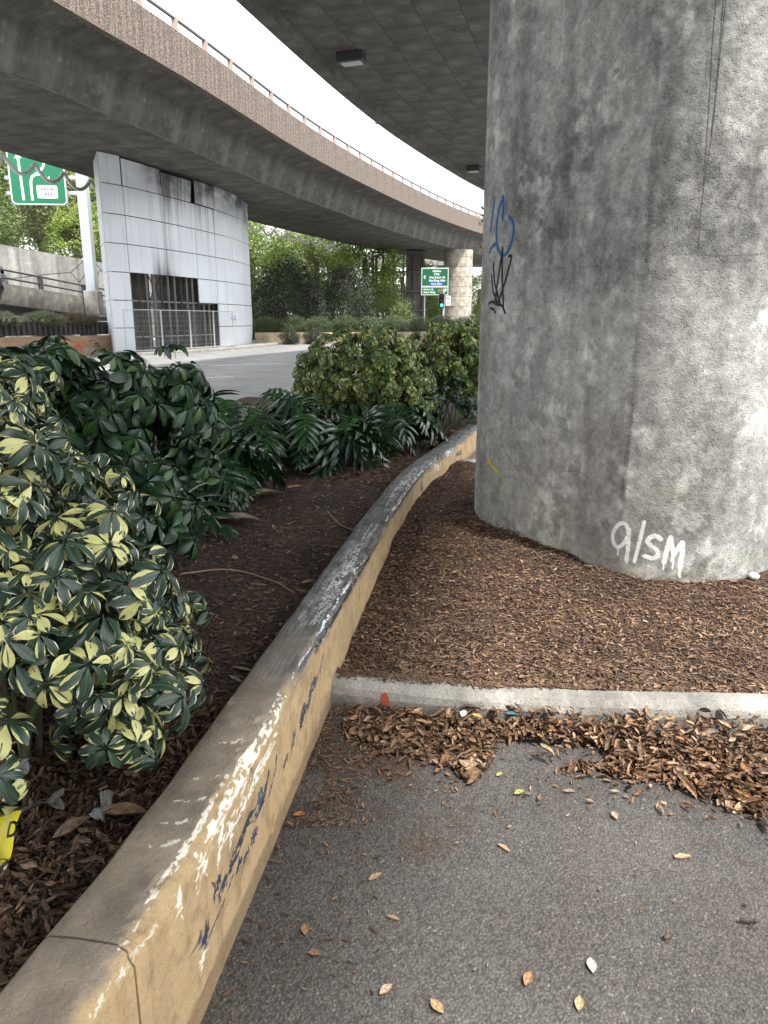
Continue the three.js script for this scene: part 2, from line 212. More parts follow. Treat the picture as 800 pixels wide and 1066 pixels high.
const nearWall = wallTexture(0, 4.7, 2048, 512, [
  [[[2.25, 0.60], [1.99, 0.588], [1.83, 0.59], [1.66, 0.583], [1.5, 0.572], [1.40, 0.575]], 0.03, WH, 11, 1], [[[1.86, 0.585], [1.78, 0.56], [1.72, 0.54]], 0.014, WH, 5, 2],
  [[[2.12, 0.54], [1.98, 0.515], [1.86, 0.52], [1.75, 0.508], [1.63, 0.51], [1.56, 0.485]], 0.034, WH, 11, 3], [[[1.6, 0.56], [1.58, 0.51], [1.555, 0.47]], 0.022, WH, 7, 4], [[[1.66, 0.535], [1.66, 0.49], [1.64, 0.45]], 0.02, WH, 5, 5],
  [[[1.475, 0.575], [1.44, 0.53], [1.43, 0.505]], 0.02, WH, 7, 6], [[[1.49, 0.54], [1.45, 0.54]], 0.014, WH, 4, 7], [[[1.345, 0.575], [1.335, 0.54], [1.33, 0.52]], 0.012, WH, 5, 8], [[[1.44, 0.31], [1.43, 0.295]], 0.016, WH, 5, 9],
  [[[1.92, 0.635], [1.890, 0.66], [1.880, 0.715]], 0.007, 'rgba(215,208,192,0.8)', 5, 10], [[[1.9, 0.625], [1.6, 0.62], [1.3, 0.618], [1.1, 0.61]], 0.012, 'rgba(222,216,200,0.85)', 5, 11, 1.6], [[[1.74, 0.635], [1.710, 0.66], [1.700, 0.715]], 0.007, 'rgba(210,205,190,0.7)', 5, 12], [[[1.64, 0.635], [1.610, 0.66], [1.600, 0.715]], 0.007, 'rgba(210,205,190,0.7)', 5, 13], [[[1.55, 0.635], [1.520, 0.66], [1.510, 0.715]], 0.007, 'rgba(210,205,190,0.7)', 4, 14], [[[1.47, 0.635], [1.440, 0.66], [1.430, 0.715]], 0.007, 'rgba(210,205,190,0.6)', 4, 15],
  [[[1.25, 0.575], [1.15, 0.58], [1.05, 0.585], [0.9, 0.59]], 0.008, 'rgba(222,216,200,0.7)', 4, 16, 2], [[[1.24, 0.60], [1.235, 0.58]], 0.006, WH, 3, 17],
  [[[2.0, 0.46], [1.93, 0.40], [1.85, 0.395], [1.8, 0.425], [1.72, 0.41], [1.66, 0.385]], 0.03, NV, 10, 20], [[[1.92, 0.44], [1.84, 0.40]], 0.03, NV2, 7, 21], [[[2.08, 0.48], [2.06, 0.42], [1.98, 0.38]], 0.012, NV2, 4, 22], [[[1.74, 0.42], [1.655, 0.40], [1.63, 0.375]], 0.022, NV, 6, 23], [[[1.86, 0.35], [1.8, 0.34]], 0.014, NV, 4, 24], [[[1.78, 0.34], [1.73, 0.335]], 0.013, NV, 4, 25], [[[1.72, 0.36], [1.68, 0.345]], 0.012, NV, 3, 26],
  [[[1.57, 0.425], [1.52, 0.405]], 0.018, NV, 6, 27], [[[1.605, 0.395], [1.54, 0.375]], 0.02, NV, 6, 28], [[[1.66, 0.36], [1.58, 0.335], [1.5, 0.33], [1.44, 0.315]], 0.006, NV, 3, 29, 0.6], [[[1.475, 0.365], [1.44, 0.345]], 0.016, NV, 5, 30], [[[1.43, 0.385], [1.42, 0.37]], 0.01, NV2, 3, 31],
  [[[2.66, 0.46], [2.55, 0.46], [2.5, 0.415], [2.42, 0.44], [2.36, 0.40]], 0.035, NV2, 10, 32], [[[2.6, 0.49], [2.52, 0.44]], 0.018, NV2, 5, 33], [[[2.44, 0.42], [2.36, 0.385]], 0.018, NV, 5, 34], [[[2.3, 0.42], [2.25, 0.38]], 0.014, NV2, 4, 35], [[[2.75, 0.52], [2.68, 0.46]], 0.008, NV2, 3, 36], [[[2.2, 0.39], [2.14, 0.37]], 0.01, NV, 3, 37],
  [[[2.3, 0.605], [3.0, 0.608], [3.8, 0.6], [4.7, 0.598]], 0.010, 'rgb(226,226,220)', 5, 40, 2.4], [[[2.6, 0.575], [3.4, 0.578], [4.7, 0.572]], 0.012, BLK, 5, 41, 1], [[[2.4, 0.64], [3.2, 0.655], [4.6, 0.65]], 0.05, 'rgba(190,192,190,0.55)', 12, 42, 2.2], [[[2.8, 0.70], [3.6, 0.69], [4.6, 0.70]], 0.05, 'rgba(175,178,176,0.4)', 9, 43, 2.2], [[[2.4, 0.60], [3.0, 0.59]], 0.012, 'rgba(60,74,92,0.6)', 4, 44],
]);
const farWall = wallTexture(4.7, 9.5, 1024, 256, [
  [[[4.7, 0.598], [6, 0.6], [7.5, 0.603]], 0.012, 'rgb(220,220,214)', 5, 50, 2.2], [[[4.7, 0.572], [5.5, 0.575], [6.6, 0.575]], 0.014, BLK, 5, 51], [[[4.8, 0.65], [6, 0.66], [7.2, 0.66]], 0.06, 'rgba(190,192,190,0.5)', 10, 52, 2],
  [[[7.0, 0.54], [7.2, 0.48]], 0.05, 'rgba(205,205,198,0.8)', 6, 53], [[[7.5, 0.58], [7.9, 0.56]], 0.05, 'rgba(200,204,205,0.8)', 6, 54], [[[6.4, 0.46], [6.5, 0.44]], 0.03, NV2, 5, 55], [[[8, 0.5], [8.4, 0.46]], 0.04, NV2, 5, 56],
]);
const wallBumpTex = dataTex(512, 512, (u, v) => { const t = fbm(u * 40, v * 40, 51, 4, 40, 40) * 0.7 + vn(u * 200, v * 200, 52, 200, 200) * 0.3; return [t, t, t]; }, false);
{
  const w = thing('low_wall', 'tan painted concrete low wall with white and navy scrapes beside the planted bed', 'wall');
  const prof = (h) => { const p = [[0, -0.14, h - 0.7]]; p.push([0.002, 0.1, 0.6 - (h - 0.1)]); for (let k = 0; k <= 6; k++) { const a = (k / 6) * Math.PI / 2; p.push([0.05 - 0.05 * Math.cos(a), h - 0.05 + 0.05 * Math.sin(a), 0.56 + 0.0785 * k / 6]); } p.push([0.11, h + 0.001, 0.7], [0.168, h, 0.757], [0.18, h - 0.012, 0.772], [0.18, -0.14, 0.79]); return p; };
  const r = (s, j) => (fbm(s * 6, j * 3.1, 91, 3) - 0.5) * 0.009;
  for (const [a, b, t0, t1, tex] of [[-1.9, 1.138, 0, 4.7, nearWall], [1.1425, 4.7, 0, 4.7, nearWall], [4.7, 9.5, 4.7, 9.5, farWall]]) {
    const chip = (s, j) => Math.max(0, fbm(s * 22, j * 0.35, 96, 3) - 0.56) * 0.07; const n = Math.ceil((b - a) / 0.02), pos = [], uv = [], idx = []; let k;
    for (let i = 0; i <= n; i++) { const s = lerp(a, b, i / n), q = wallPath.at(s + wallS0), h = wallH(q.p.z), P = prof(h); k = P.length; P.forEach(([o, y, v], j) => { const inset = (i === 0 || i === n) && b < 4 ? 0.0015 : 0; const oo = o + (j > 0 && j < k - 1 ? r(s, j) : 0) + (j < 4 ? inset : 0) + (j > 2 && j < 8 ? chip(s, j) * 0.7 : 0), x = q.p.x + q.n.x * oo, z = q.p.z + q.n.z * oo; pos.push(x, y - (j > 3 && j < k - 2 ? inset : 0) + (j > 1 && j < k - 1 ? r(s + 9, j) * 0.7 : 0) - (j > 2 && j < 8 ? chip(s, j) * 0.7 : 0), z); uv.push((s - t0) / (t1 - t0), v / 0.8); }); }
    for (let i = 0; i < n; i++) for (let j = 0; j < k - 1; j++) { const A = i * k + j, B = A + k; idx.push(A, B, A + 1, B, B + 1, A + 1); }
    for (const [row, fl] of [[0, 0], [n, 1]]) for (let j = 1; j < k - 1; j++) { const A = row * k; idx.push(A, A + (fl ? j : j + 1), A + (fl ? j + 1 : j)); }
    const bt = tiled(wallBumpTex, 1); bt.repeat.set((t1 - t0) / 0.5, 1.6);
    part('wall_section', meshFrom(pos, uv, idx, 0.9), std(0xffffff, 0.8, { map: tex, bumpMap: bt, bumpScale: 0.004 }), w);
  }
}

// ---------------------------------------------------------------- kerbs
const kerbMat = concrete(C(0.88, 0.86, 0.83), 1.6, 0.9, 0.005);
function kerb(label, pts, extra) {
  const k = thing('kerb', label, 'kerb'), p = new Path(pts); k.userData.kind = 'structure';
  const prof = [[0, -0.1], [0, 0.055], [0.012, 0.082], [0.035, 0.1], [0.055, 0.105], [0.115, 0.105], [0.125, 0.097], [0.125, -0.1]];
  for (let s = 0, i = 0; s < p.L - 0.01; i++) { const e = Math.min(p.L, s + 1.9); const g = sweep(p, s + (i ? 0.003 : 0), e - 0.003, 0.05, prof.map(([o, y]) => [o, y]), true, 0.7); const q = g.attributes.position; for (let j = 0; j < q.count; j++) { const x = q.getX(j), y = q.getY(j), z = q.getZ(j); if (y > 0) q.setXYZ(j, x, y + (fbm(x * 12 + 5, z * 12 + 5, 3, 3) - 0.5) * 0.012, z + (fbm(x * 10 + 15, y * 30 + 5, 4, 3) - 0.5) * 0.01); } g.computeVertexNormals(); part('kerb_stone', g, kerbMat, k); s = e; }
  return k;
}
{
  const k = kerb('pale weathered concrete kerb between the mulch and the asphalt', [[-0.27, -2.87], [0.4, -2.73], [0.95, -2.68], [1.6, -2.655], [3, -2.64], [6.8, -2.62]]);
  // red sprayed dab on the kerb's upright face
  const ds = new THREE.Shape(), dr = rng(8); for (let k = 0; k < 16; k++) { const a = k / 16 * 6.283, q = 0.6 + dr() * 0.5; ds[k ? 'lineTo' : 'moveTo'](Math.cos(a) * 0.022 * q, Math.sin(a) * 0.04 * q); } const g = new THREE.ShapeGeometry(ds); g.translate(0, 0.05, 0); const m = part('paint_dab', g, std(C(0.42, 0.09, 0.05), 0.9), k); m.rotation.x = -0.05; m.position.set(0.005, 0.003, -2.803); m.rotation.y = -0.2;
  kerb('short concrete kerb end running off the low wall behind the pillar', [[0.84, -8.0], [1.9, -7.92], [4, -7.85]]);
}

// ---------------------------------------------------------------- the big concrete pillar
{
  const R = 0.63, L = 1.03, C0 = [1.852, -4.69], U = [-0.5, -0.866], N = [-0.866, 0.5], per = 2 * Math.PI * R + 2 * L, TOP = 10.32, LIFT = 4.3;
  const pt = (s) => { // s = 0 at the near end of the left flat face, growing away from the camera
    let q = ((s % per) + per) % per; const h = Math.PI * R; let a, al, rr;
    if (q <= L) { al = q; return [C0[0] + U[0] * q + N[0] * R, C0[1] + U[1] * q + N[1] * R]; } q -= L;
    if (q <= h) { a = q / R; return [C0[0] + U[0] * (L + R * Math.sin(a)) + N[0] * R * Math.cos(a), C0[1] + U[1] * (L + R * Math.sin(a)) + N[1] * R * Math.cos(a)]; } q -= h;
    if (q <= L) return [C0[0] + U[0] * (L - q) - N[0] * R, C0[1] + U[1] * (L - q) - N[1] * R]; q -= L;
    a = q / R; return [C0[0] - U[0] * R * Math.sin(a) - N[0] * R * Math.cos(a), C0[1] - U[1] * R * Math.sin(a) - N[1] * R * Math.cos(a)];
  };
  const SOFF = 2.0; // texture u = 0 at s = -SOFF
  const base = (s, y) => {
    const n = fbm(s * 1.6 + 8, y * 1.3 + 8, 3, 5), st = fbm(s * 9 + 8, y * 0.7, 5, 4), st2 = fbm(s * 26 + 8, y * 1.2, 6, 3), f = vn(s * 160, y * 160, 7), m = fbm(s * 14 + 8, y * 14, 9, 4), pore = vn(s * 70, y * 70, 10);
    let t = 0.60 + (n - 0.5) * 0.25 + (st - 0.5) * 0.15 + (st2 - 0.5) * 0.07 + (f - 0.5) * 0.10 + (m - 0.5) * 0.22;
    const fine = fbm(s * 42 + 3, y * 42, 25, 3); t += (fine - 0.5) * 0.16; const wet = clamp((fbm(s * 3.2 + 4, y * 0.9 + 2, 33, 4) - 0.40) * 4) * sstep(1.85, 2.15, y + (fbm(s * 5, y * 2, 34, 3) - 0.5) * 0.5) * clamp((fbm(s * 16, y * 7, 35, 3) - 0.25) * 2.2); t -= wet * 0.10; // dark weather stain that hangs from above down to the lift joint
    const pale = clamp((fbm(s * 6 + 31, y * 3.5 + 3, 12, 4) - 0.56) * 5) * clamp((m - 0.42) * 5); t += pale * 0.15; // lime bloom
    if (pore > 0.9) t -= 0.06 * hash(Math.floor(s * 70), Math.floor(y * 70), 3);
    const seam = Math.abs(s + 0.18 + (fbm(2, y * 3, 14, 3) - 0.5) * 0.05), sm = Math.exp(-seam * seam / 0.0006) * clamp((fbm(s * 30, y * 2.2, 15, 3) - 0.3) * 3); t -= sm * 0.15;
    const seam2 = Math.abs(s - 0.38), sm2 = Math.exp(-seam2 * seam2 / 0.00006); t += sm2 * 0.04 * (vn(y * 4, 1, 3) > 0.4 ? 1 : 0);
    const lj = Math.abs(y - 2.0 - (fbm(s * 3, 1, 16, 2) - 0.5) * 0.02); t -= Math.exp(-lj * lj / 0.00004) * 0.07 * vn(s * 6, 2, 18);
    let c = [t, t * 0.995, t * 0.965];
    const och = clamp((0.3 - y + (fbm(s * 5, y * 8, 19, 4) - 0.5) * 0.22) * 6) * 0.5; c = [c[0], c[1] * (1 - och * 0.05), c[2] * (1 - och * 0.2)]; // ochre splash line above the mulch
    const moss = clamp((fbm(s * 4, y * 4, 22, 4) - 0.6) * 6) * 0.3 * (y < 1 ? 1 : 0.2); c = [c[0] * (1 - moss * 0.12), c[1] * (1 - moss * 0.04), c[2] * (1 - moss * 0.2)];
    return c;
  };
  const W = 2048, H = 1536;
  const lower = canvasTex(W, H, (u, v) => base(u * per - SOFF, v * LIFT), (g) => {
    const X = (s) => (s + SOFF) / per * W, Y = (y) => H - y / LIFT * H, P = (a) => a.map(([s, y]) => [X(s), Y(y)]);
    const line = (pts, w, col) => { g.strokeStyle = col; g.lineWidth = w; g.lineCap = 'round'; g.lineJoin = 'round'; g.beginPath(); const q = P(pts); g.moveTo(...q[0]); for (let i = 1; i < q.length - 1; i++) g.quadraticCurveTo(q[i][0], q[i][1], (q[i][0] + q[i + 1][0]) / 2, (q[i][1] + q[i + 1][1]) / 2); g.lineTo(...q[q.length - 1]); g.stroke(); };
    const wh = 'rgb(240,240,238)';
    line([[-0.225, 0.45], [-0.215, 0.53], [-0.165, 0.535], [-0.12, 0.47], [-0.125, 0.40], [-0.16, 0.37], [-0.2, 0.41], [-0.222, 0.47]], 8.5, wh); line([[-0.222, 0.5], [-0.226, 0.4], [-0.222, 0.31]], 9, wh);
    line([[-0.306, 0.56], [-0.29, 0.44], [-0.27, 0.31]], 7.5, wh);
    line([[-0.405, 0.47], [-0.385, 0.49], [-0.345, 0.475], [-0.33, 0.445], [-0.36, 0.42], [-0.395, 0.40], [-0.405, 0.37], [-0.375, 0.345], [-0.325, 0.355]], 9.5, wh);
    line([[-0.436, 0.33], [-0.445, 0.42], [-0.458, 0.485]], 9.5, wh); line([[-0.458, 0.485], [-0.47, 0.43], [-0.485, 0.385]], 9.5, wh); line([[-0.485, 0.385], [-0.505, 0.43], [-0.525, 0.46]], 9.5, wh); line([[-0.525, 0.46], [-0.53, 0.39], [-0.525, 0.31]], 9.5, wh);
    for (const [s, y0, y1] of [[-0.436, 0.33, 0.29], [-0.475, 0.40, 0.34], [-0.485, 0.39, 0.30], [-0.522, 0.31, 0.26], [-0.53, 0.33, 0.25], [-0.165, 0.38, 0.33], [-0.225, 0.32, 0.29]]) line([[s, y0], [s, (y0 + y1) / 2], [s, y1]], 3, wh);
    const bl = 'rgba(40,84,128,0.95)', bl2 = 'rgba(74,122,168,0.5)', bk = 'rgb(28,28,31)';
    for (const [pts] of [[[[1.137, 2.495], [1.155, 2.4], [1.18, 2.3], [1.185, 2.29]]], [[[1.035, 2.485], [1.07, 2.44], [1.1, 2.33], [1.09, 2.2], [1.05, 2.14], [1.0, 2.11], [0.94, 2.16], [0.905, 2.25], [0.92, 2.33], [0.965, 2.36]]], [[[1.035, 2.49], [1.025, 2.42], [1.03, 2.35]]], [[[1.105, 2.2], [1.15, 2.19], [1.19, 2.15]]]]) { line(pts, 12, bl2); line(pts, 6.5, bl); }
    for (const pts of [[[1.018, 2.17], [1.02, 2.03], [1.0, 1.9], [0.985, 1.775]], [[1.018, 2.17], [1.05, 2.0], [1.08, 1.86], [1.05, 1.80]], [[0.95, 2.11], [0.918, 2.12], [0.93, 2.07], [0.985, 1.93], [1.045, 1.82]], [[1.12, 2.075], [1.11, 1.97], [1.07, 1.9], [1.04, 1.84], [1.02, 1.80]], [[1.14, 2.0], [1.12, 1.88], [1.07, 1.86], [1.09, 1.81]], [[1.17, 1.81], [1.12, 1.83], [1.06, 1.80], [1.0, 1.80], [0.965, 1.745]], [[1.14, 1.78], [1.1, 1.775], [1.075, 1.75]]]) line(pts, 6, bk);
    line([[1.1, 0.705], [1.04, 0.675], [0.98, 0.64]], 8, 'rgb(202,170,40)');
    for (const pts of [[[-0.412, 4.3], [-0.412, 3.1], [-0.43, 2.8], [-0.443, 2.37]], [[-0.446, 4.3], [-0.446, 3.1], [-0.465, 2.68], [-0.44, 2.3], [-0.45, 2.05]], [[-0.46, 3.9], [-0.462, 3.2], [-0.455, 2.6]]]) line(pts, 1.7, 'rgba(60,60,60,0.75)');
    const r = rng(5); for (let k = 0; k < 60; k++) { const s = -1.2 + r() * 2.6, y = r() * 3.4, l = 0.02 + r() * 0.12; line([[s, y], [s + (r() - 0.5) * 0.1, y + (r() - 0.5) * l], [s + (r() - 0.5) * 0.2, y + (r() - 0.5) * l]], 0.7 + r(), r() > 0.5 ? 'rgba(70,68,64,0.35)' : 'rgba(215,212,204,0.4)'); }
    line([[-0.45, 2.03], [-0.6, 2.02], [-0.8, 2.035]], 1.6, 'rgba(70,68,64,0.5)'); line([[0.95, 0.85], [0.7, 0.62], [0.45, 0.5]], 1.5, 'rgba(80,76,64,0.4)'); line([[0.85, 1.35], [0.9, 1.05], [0.75, 0.95], [0.62, 1.1]], 5, 'rgba(96,90,70,0.18)'); line([[0.35, 0.75], [0.2, 0.8], [0.05, 0.74]], 1.3, 'rgba(80,76,64,0.5)');
  });
  const bump = tiled(concreteBump, 1); bump.repeat.set(5, 3.5);
  const p = thing('concrete_pillar', 'massive grey concrete pillar tagged 9/SM in white paint', 'pillar');
  const lift = (y0, y1, ny, mat) => { const pos = [], uv = [], idx = [], n = 96; for (let j = 0; j <= ny; j++) for (let i = 0; i <= n; i++) { const s = i / n * per - SOFF, [x, z] = pt(s), y = lerp(y0, y1, j / ny); pos.push(x, y, z); uv.push(i / n, (y - y0) / LIFT); } for (let j = 0; j < ny; j++) for (let i = 0; i < n; i++) { const a = j * (n + 1) + i, b = a + n + 1; idx.push(a, b, a + 1, b, b + 1, a + 1); } const g = meshFrom(pos, uv, idx); const nr = g.attributes.normal; for (let j = 0; j <= ny; j++) { const a = j * (n + 1), b = a + n; for (const f of ['X', 'Y', 'Z']) { const v = (nr['get' + f](a) + nr['get' + f](b)) / 2; nr['set' + f](a, v); nr['set' + f](b, v); } } return g; };
  part('lower_lift', lift(-0.1, LIFT - 0.1, 6, null), std(0xffffff, 0.88, { map: lower, bumpMap: bump, bumpScale: 0.008 }), p);
  const up = concrete(C(1, 1, 1), 4); up.map.repeat.set(1.5, 1.05);
  part('upper_lift', lift(LIFT - 0.1, TOP, 6, null), up, p);
}

// ---------------------------------------------------------------- overhead deck carried by the pillar
const girderMat = concrete(C(0.38, 0.37, 0.355), 5, 0.95, 0.01), soffitMat = girderMat;
{
  const P = new Path([[-9.5, 80], [-10.9, 55], [-11.5, 30], [-11.2, 20], [-10.5, 10], [-9, 0], [-7.2, -10], [-5.85, -16], [-4.1, -23.2], [-1.4, -33], [1.05, -40.3], [7.2, -55], [15.5, -70], [26, -85]]);
  const d = thing('overhead_deck', 'dark concrete road deck overhead resting on the massive pillar', 'bridge');
  // positive offset = left of travel; the deck lies to the right, so offsets are negative
  const Wd = 12.95;
  const seg = 6.1; let i = 0;
  for (let s = 0; s < P.L - 0.5; s += seg, i++) {
    const e = Math.min(P.L, s + seg) - 0.014;
    part('edge_beam', sweep(P, s, e, 1.5, [[0, 10.12], [0, 11.3], [0.03, 11.32], [-0.25, 11.32], [-0.62, 11.0], [-0.62, 10.35], [-0.5, 10.12]].reverse(), true), girderMat, d);
    part('edge_beam', sweep(P, s, e, 1.5, [[-Wd, 10.12], [-Wd + 0.5, 10.12], [-Wd + 0.62, 10.35], [-Wd + 0.62, 11.0], [-Wd, 11.3]].reverse(), true), girderMat, d);
    for (let k = 0; k < 9; k++) { const a = 0.635 + k * 1.2978, b = a + 1.284; part('soffit_panel', sweep(P, s, e, 1.5, [[-a, 10.34], [-a, 10.6], [-b, 10.6], [-b, 10.34]].reverse(), true), soffitMat, d); }
  }
  part('deck_slab', sweep(P, 0, P.L, 3, [[-0.3, 10.62], [-0.3, 10.95], [-Wd + 0.3, 10.95], [-Wd + 0.3, 10.62]].reverse(), true), soffitMat, d);
  for (const o of [-0.15, -Wd + 0.15]) part('parapet', sweep(P, 0, P.L, 3, [[o - 0.12, 11.32], [o - 0.12, 12.3], [o + 0.12, 12.3], [o + 0.12, 11.32]].reverse(), true), girderMat, d);
  const lm = std(C(0.05, 0.055, 0.065), 0.5, { metalness: 0.3 }), lens = std(C(0.55, 0.55, 0.53), 0.35);
  for (const [x, z, k, label] of [[-1.107, -28.1, 1, 'black box luminaire on the dark deck underside, nearest of the two'], [5.23, -47, 0.8, 'black box luminaire on the dark deck underside, farthest along']]) {
    const l = thing('deck_luminaire', label, 'light fitting', [x, 10.34, z], 'light fittings under the overhead deck'); l.rotation.y = -0.35;
    part('housing', rbx(0.95 * k, 0.3, 0.5 * k, 0.04, 0, -0.16, 0), lm, l); part('lens', rbx(0.7 * k, 0.05, 0.36 * k, 0.02, 0.02, -0.33, 0), lens, l); part('bracket', bx(0.2, 0.04, 0.3, 0, 0.0, 0), lm, l);
  }
}

// ---------------------------------------------------------------- curved viaduct on the left
const viaduct = new Path([[-25, 60], [-22, 35], [-19.4, 15], [-17.3, 5], [-15, -5], [-12.6, -15], [-9.9, -25.4], [-7.75, -33.1], [-4.5, -46.3], [-0.5, -59], [4.6, -73], [10.8, -87], [18.5, -101], [28, -115]]);
{
  const d = thing('curved_viaduct', 'curved concrete viaduct with pink exposed-aggregate parapet sweeping across the road', 'bridge');
  const P = viaduct, par = std(0xffffff, 0.95, { map: tiled(aggregateMap, 2), bumpMap: tiled(concreteBump, 1.2), bumpScale: 0.01 });
  const prof = [[0.3, 10.92], [1.5, 10.6], [1.98, 9.16], [10.42, 9.16], [10.9, 10.6], [12.2, 10.92], [12.2, 11.25], [0.3, 11.25]], soff = [[2.0, 9.1], [10.4, 9.1], [10.4, 9.157], [2.0, 9.157]];
  let i = 0; for (let s = 0; s < P.L - 1; s += 12.2, i++) { const e = Math.min(P.L, s + 12.2) - 0.02; part('girder_segment', sweep(P, s, e, 1.2, prof, true, 0.35), girderMat, d); part('soffit_panel', sweep(P, s, e, 1.2, soff, true, 0.35), girderMat, d); }
  for (let s = 0; s < P.L - 1; s += 6.1) { const e = Math.min(P.L, s + 6.1) - 0.015; part('parapet_panel', sweep(P, s, e, 1.2, [[-0.02, 10.86], [0.28, 10.86], [0.28, 12.42], [0.02, 12.42], [-0.02, 12.38]], true), par, d); part('parapet_panel', sweep(P, s, e, 1.5, [[12.22, 10.86], [12.5, 10.86], [12.5, 12.4], [12.22, 12.4]], true), par, d); }
  const steel = std(C(0.16, 0.165, 0.17), 0.5, { metalness: 0.4 }), pm = std(C(0.36, 0.29, 0.25), 0.9);
  for (let s = 1; s < P.L - 1; s += 2.45) { const q = P.off(s, 0.15, 12.42); part('rail_post', bx(0.2, 0.48, 0.22, q.x, q.y + 0.24, q.z), pm, d); }
  for (const y of [12.86]) { const pts = []; for (let s = 0.5; s < P.L - 0.5; s += 2) pts.push(P.off(s, 0.15, y)); part('handrail', tube(pts, 0.075, 260, 6), steel, d); }
}
{ // scalloped white cable hung along the far edge of the viaduct's underside
  const pts = []; for (let s = 64; s < 164; s += 0.28) { const ph = (s % 2.25) / 2.25; pts.push(viaduct.off(s, 10.75, 9.02 - 0.62 * Math.sin(Math.PI * ph))); }
  single('hanging_cable', 'white cable hung in scallops along the far underside edge of the viaduct', 'cable', tube(pts, 0.1, 900, 5), std(C(0.85, 0.85, 0.83), 0.6));
}
{ const l = thing('street_lamp', 'thin grey lamp mast standing above the viaduct parapet', 'lamp post', [1.0, 11.25, -75]); part('mast', bar(V(0, 0, 0), V(0, 7.6, 0), 0.09, 8, 0.06), std(C(0.4, 0.41, 0.42), 0.5), l); part('arm', bar(V(0, 7.5, 0), V(-1.2, 7.9, 0), 0.05, 6), std(C(0.4, 0.41, 0.42), 0.5), l); part('lamp_head', rbx(0.7, 0.14, 0.28, 0.05, -1.5, 7.9, 0), std(C(0.3, 0.3, 0.3), 0.5), l); }

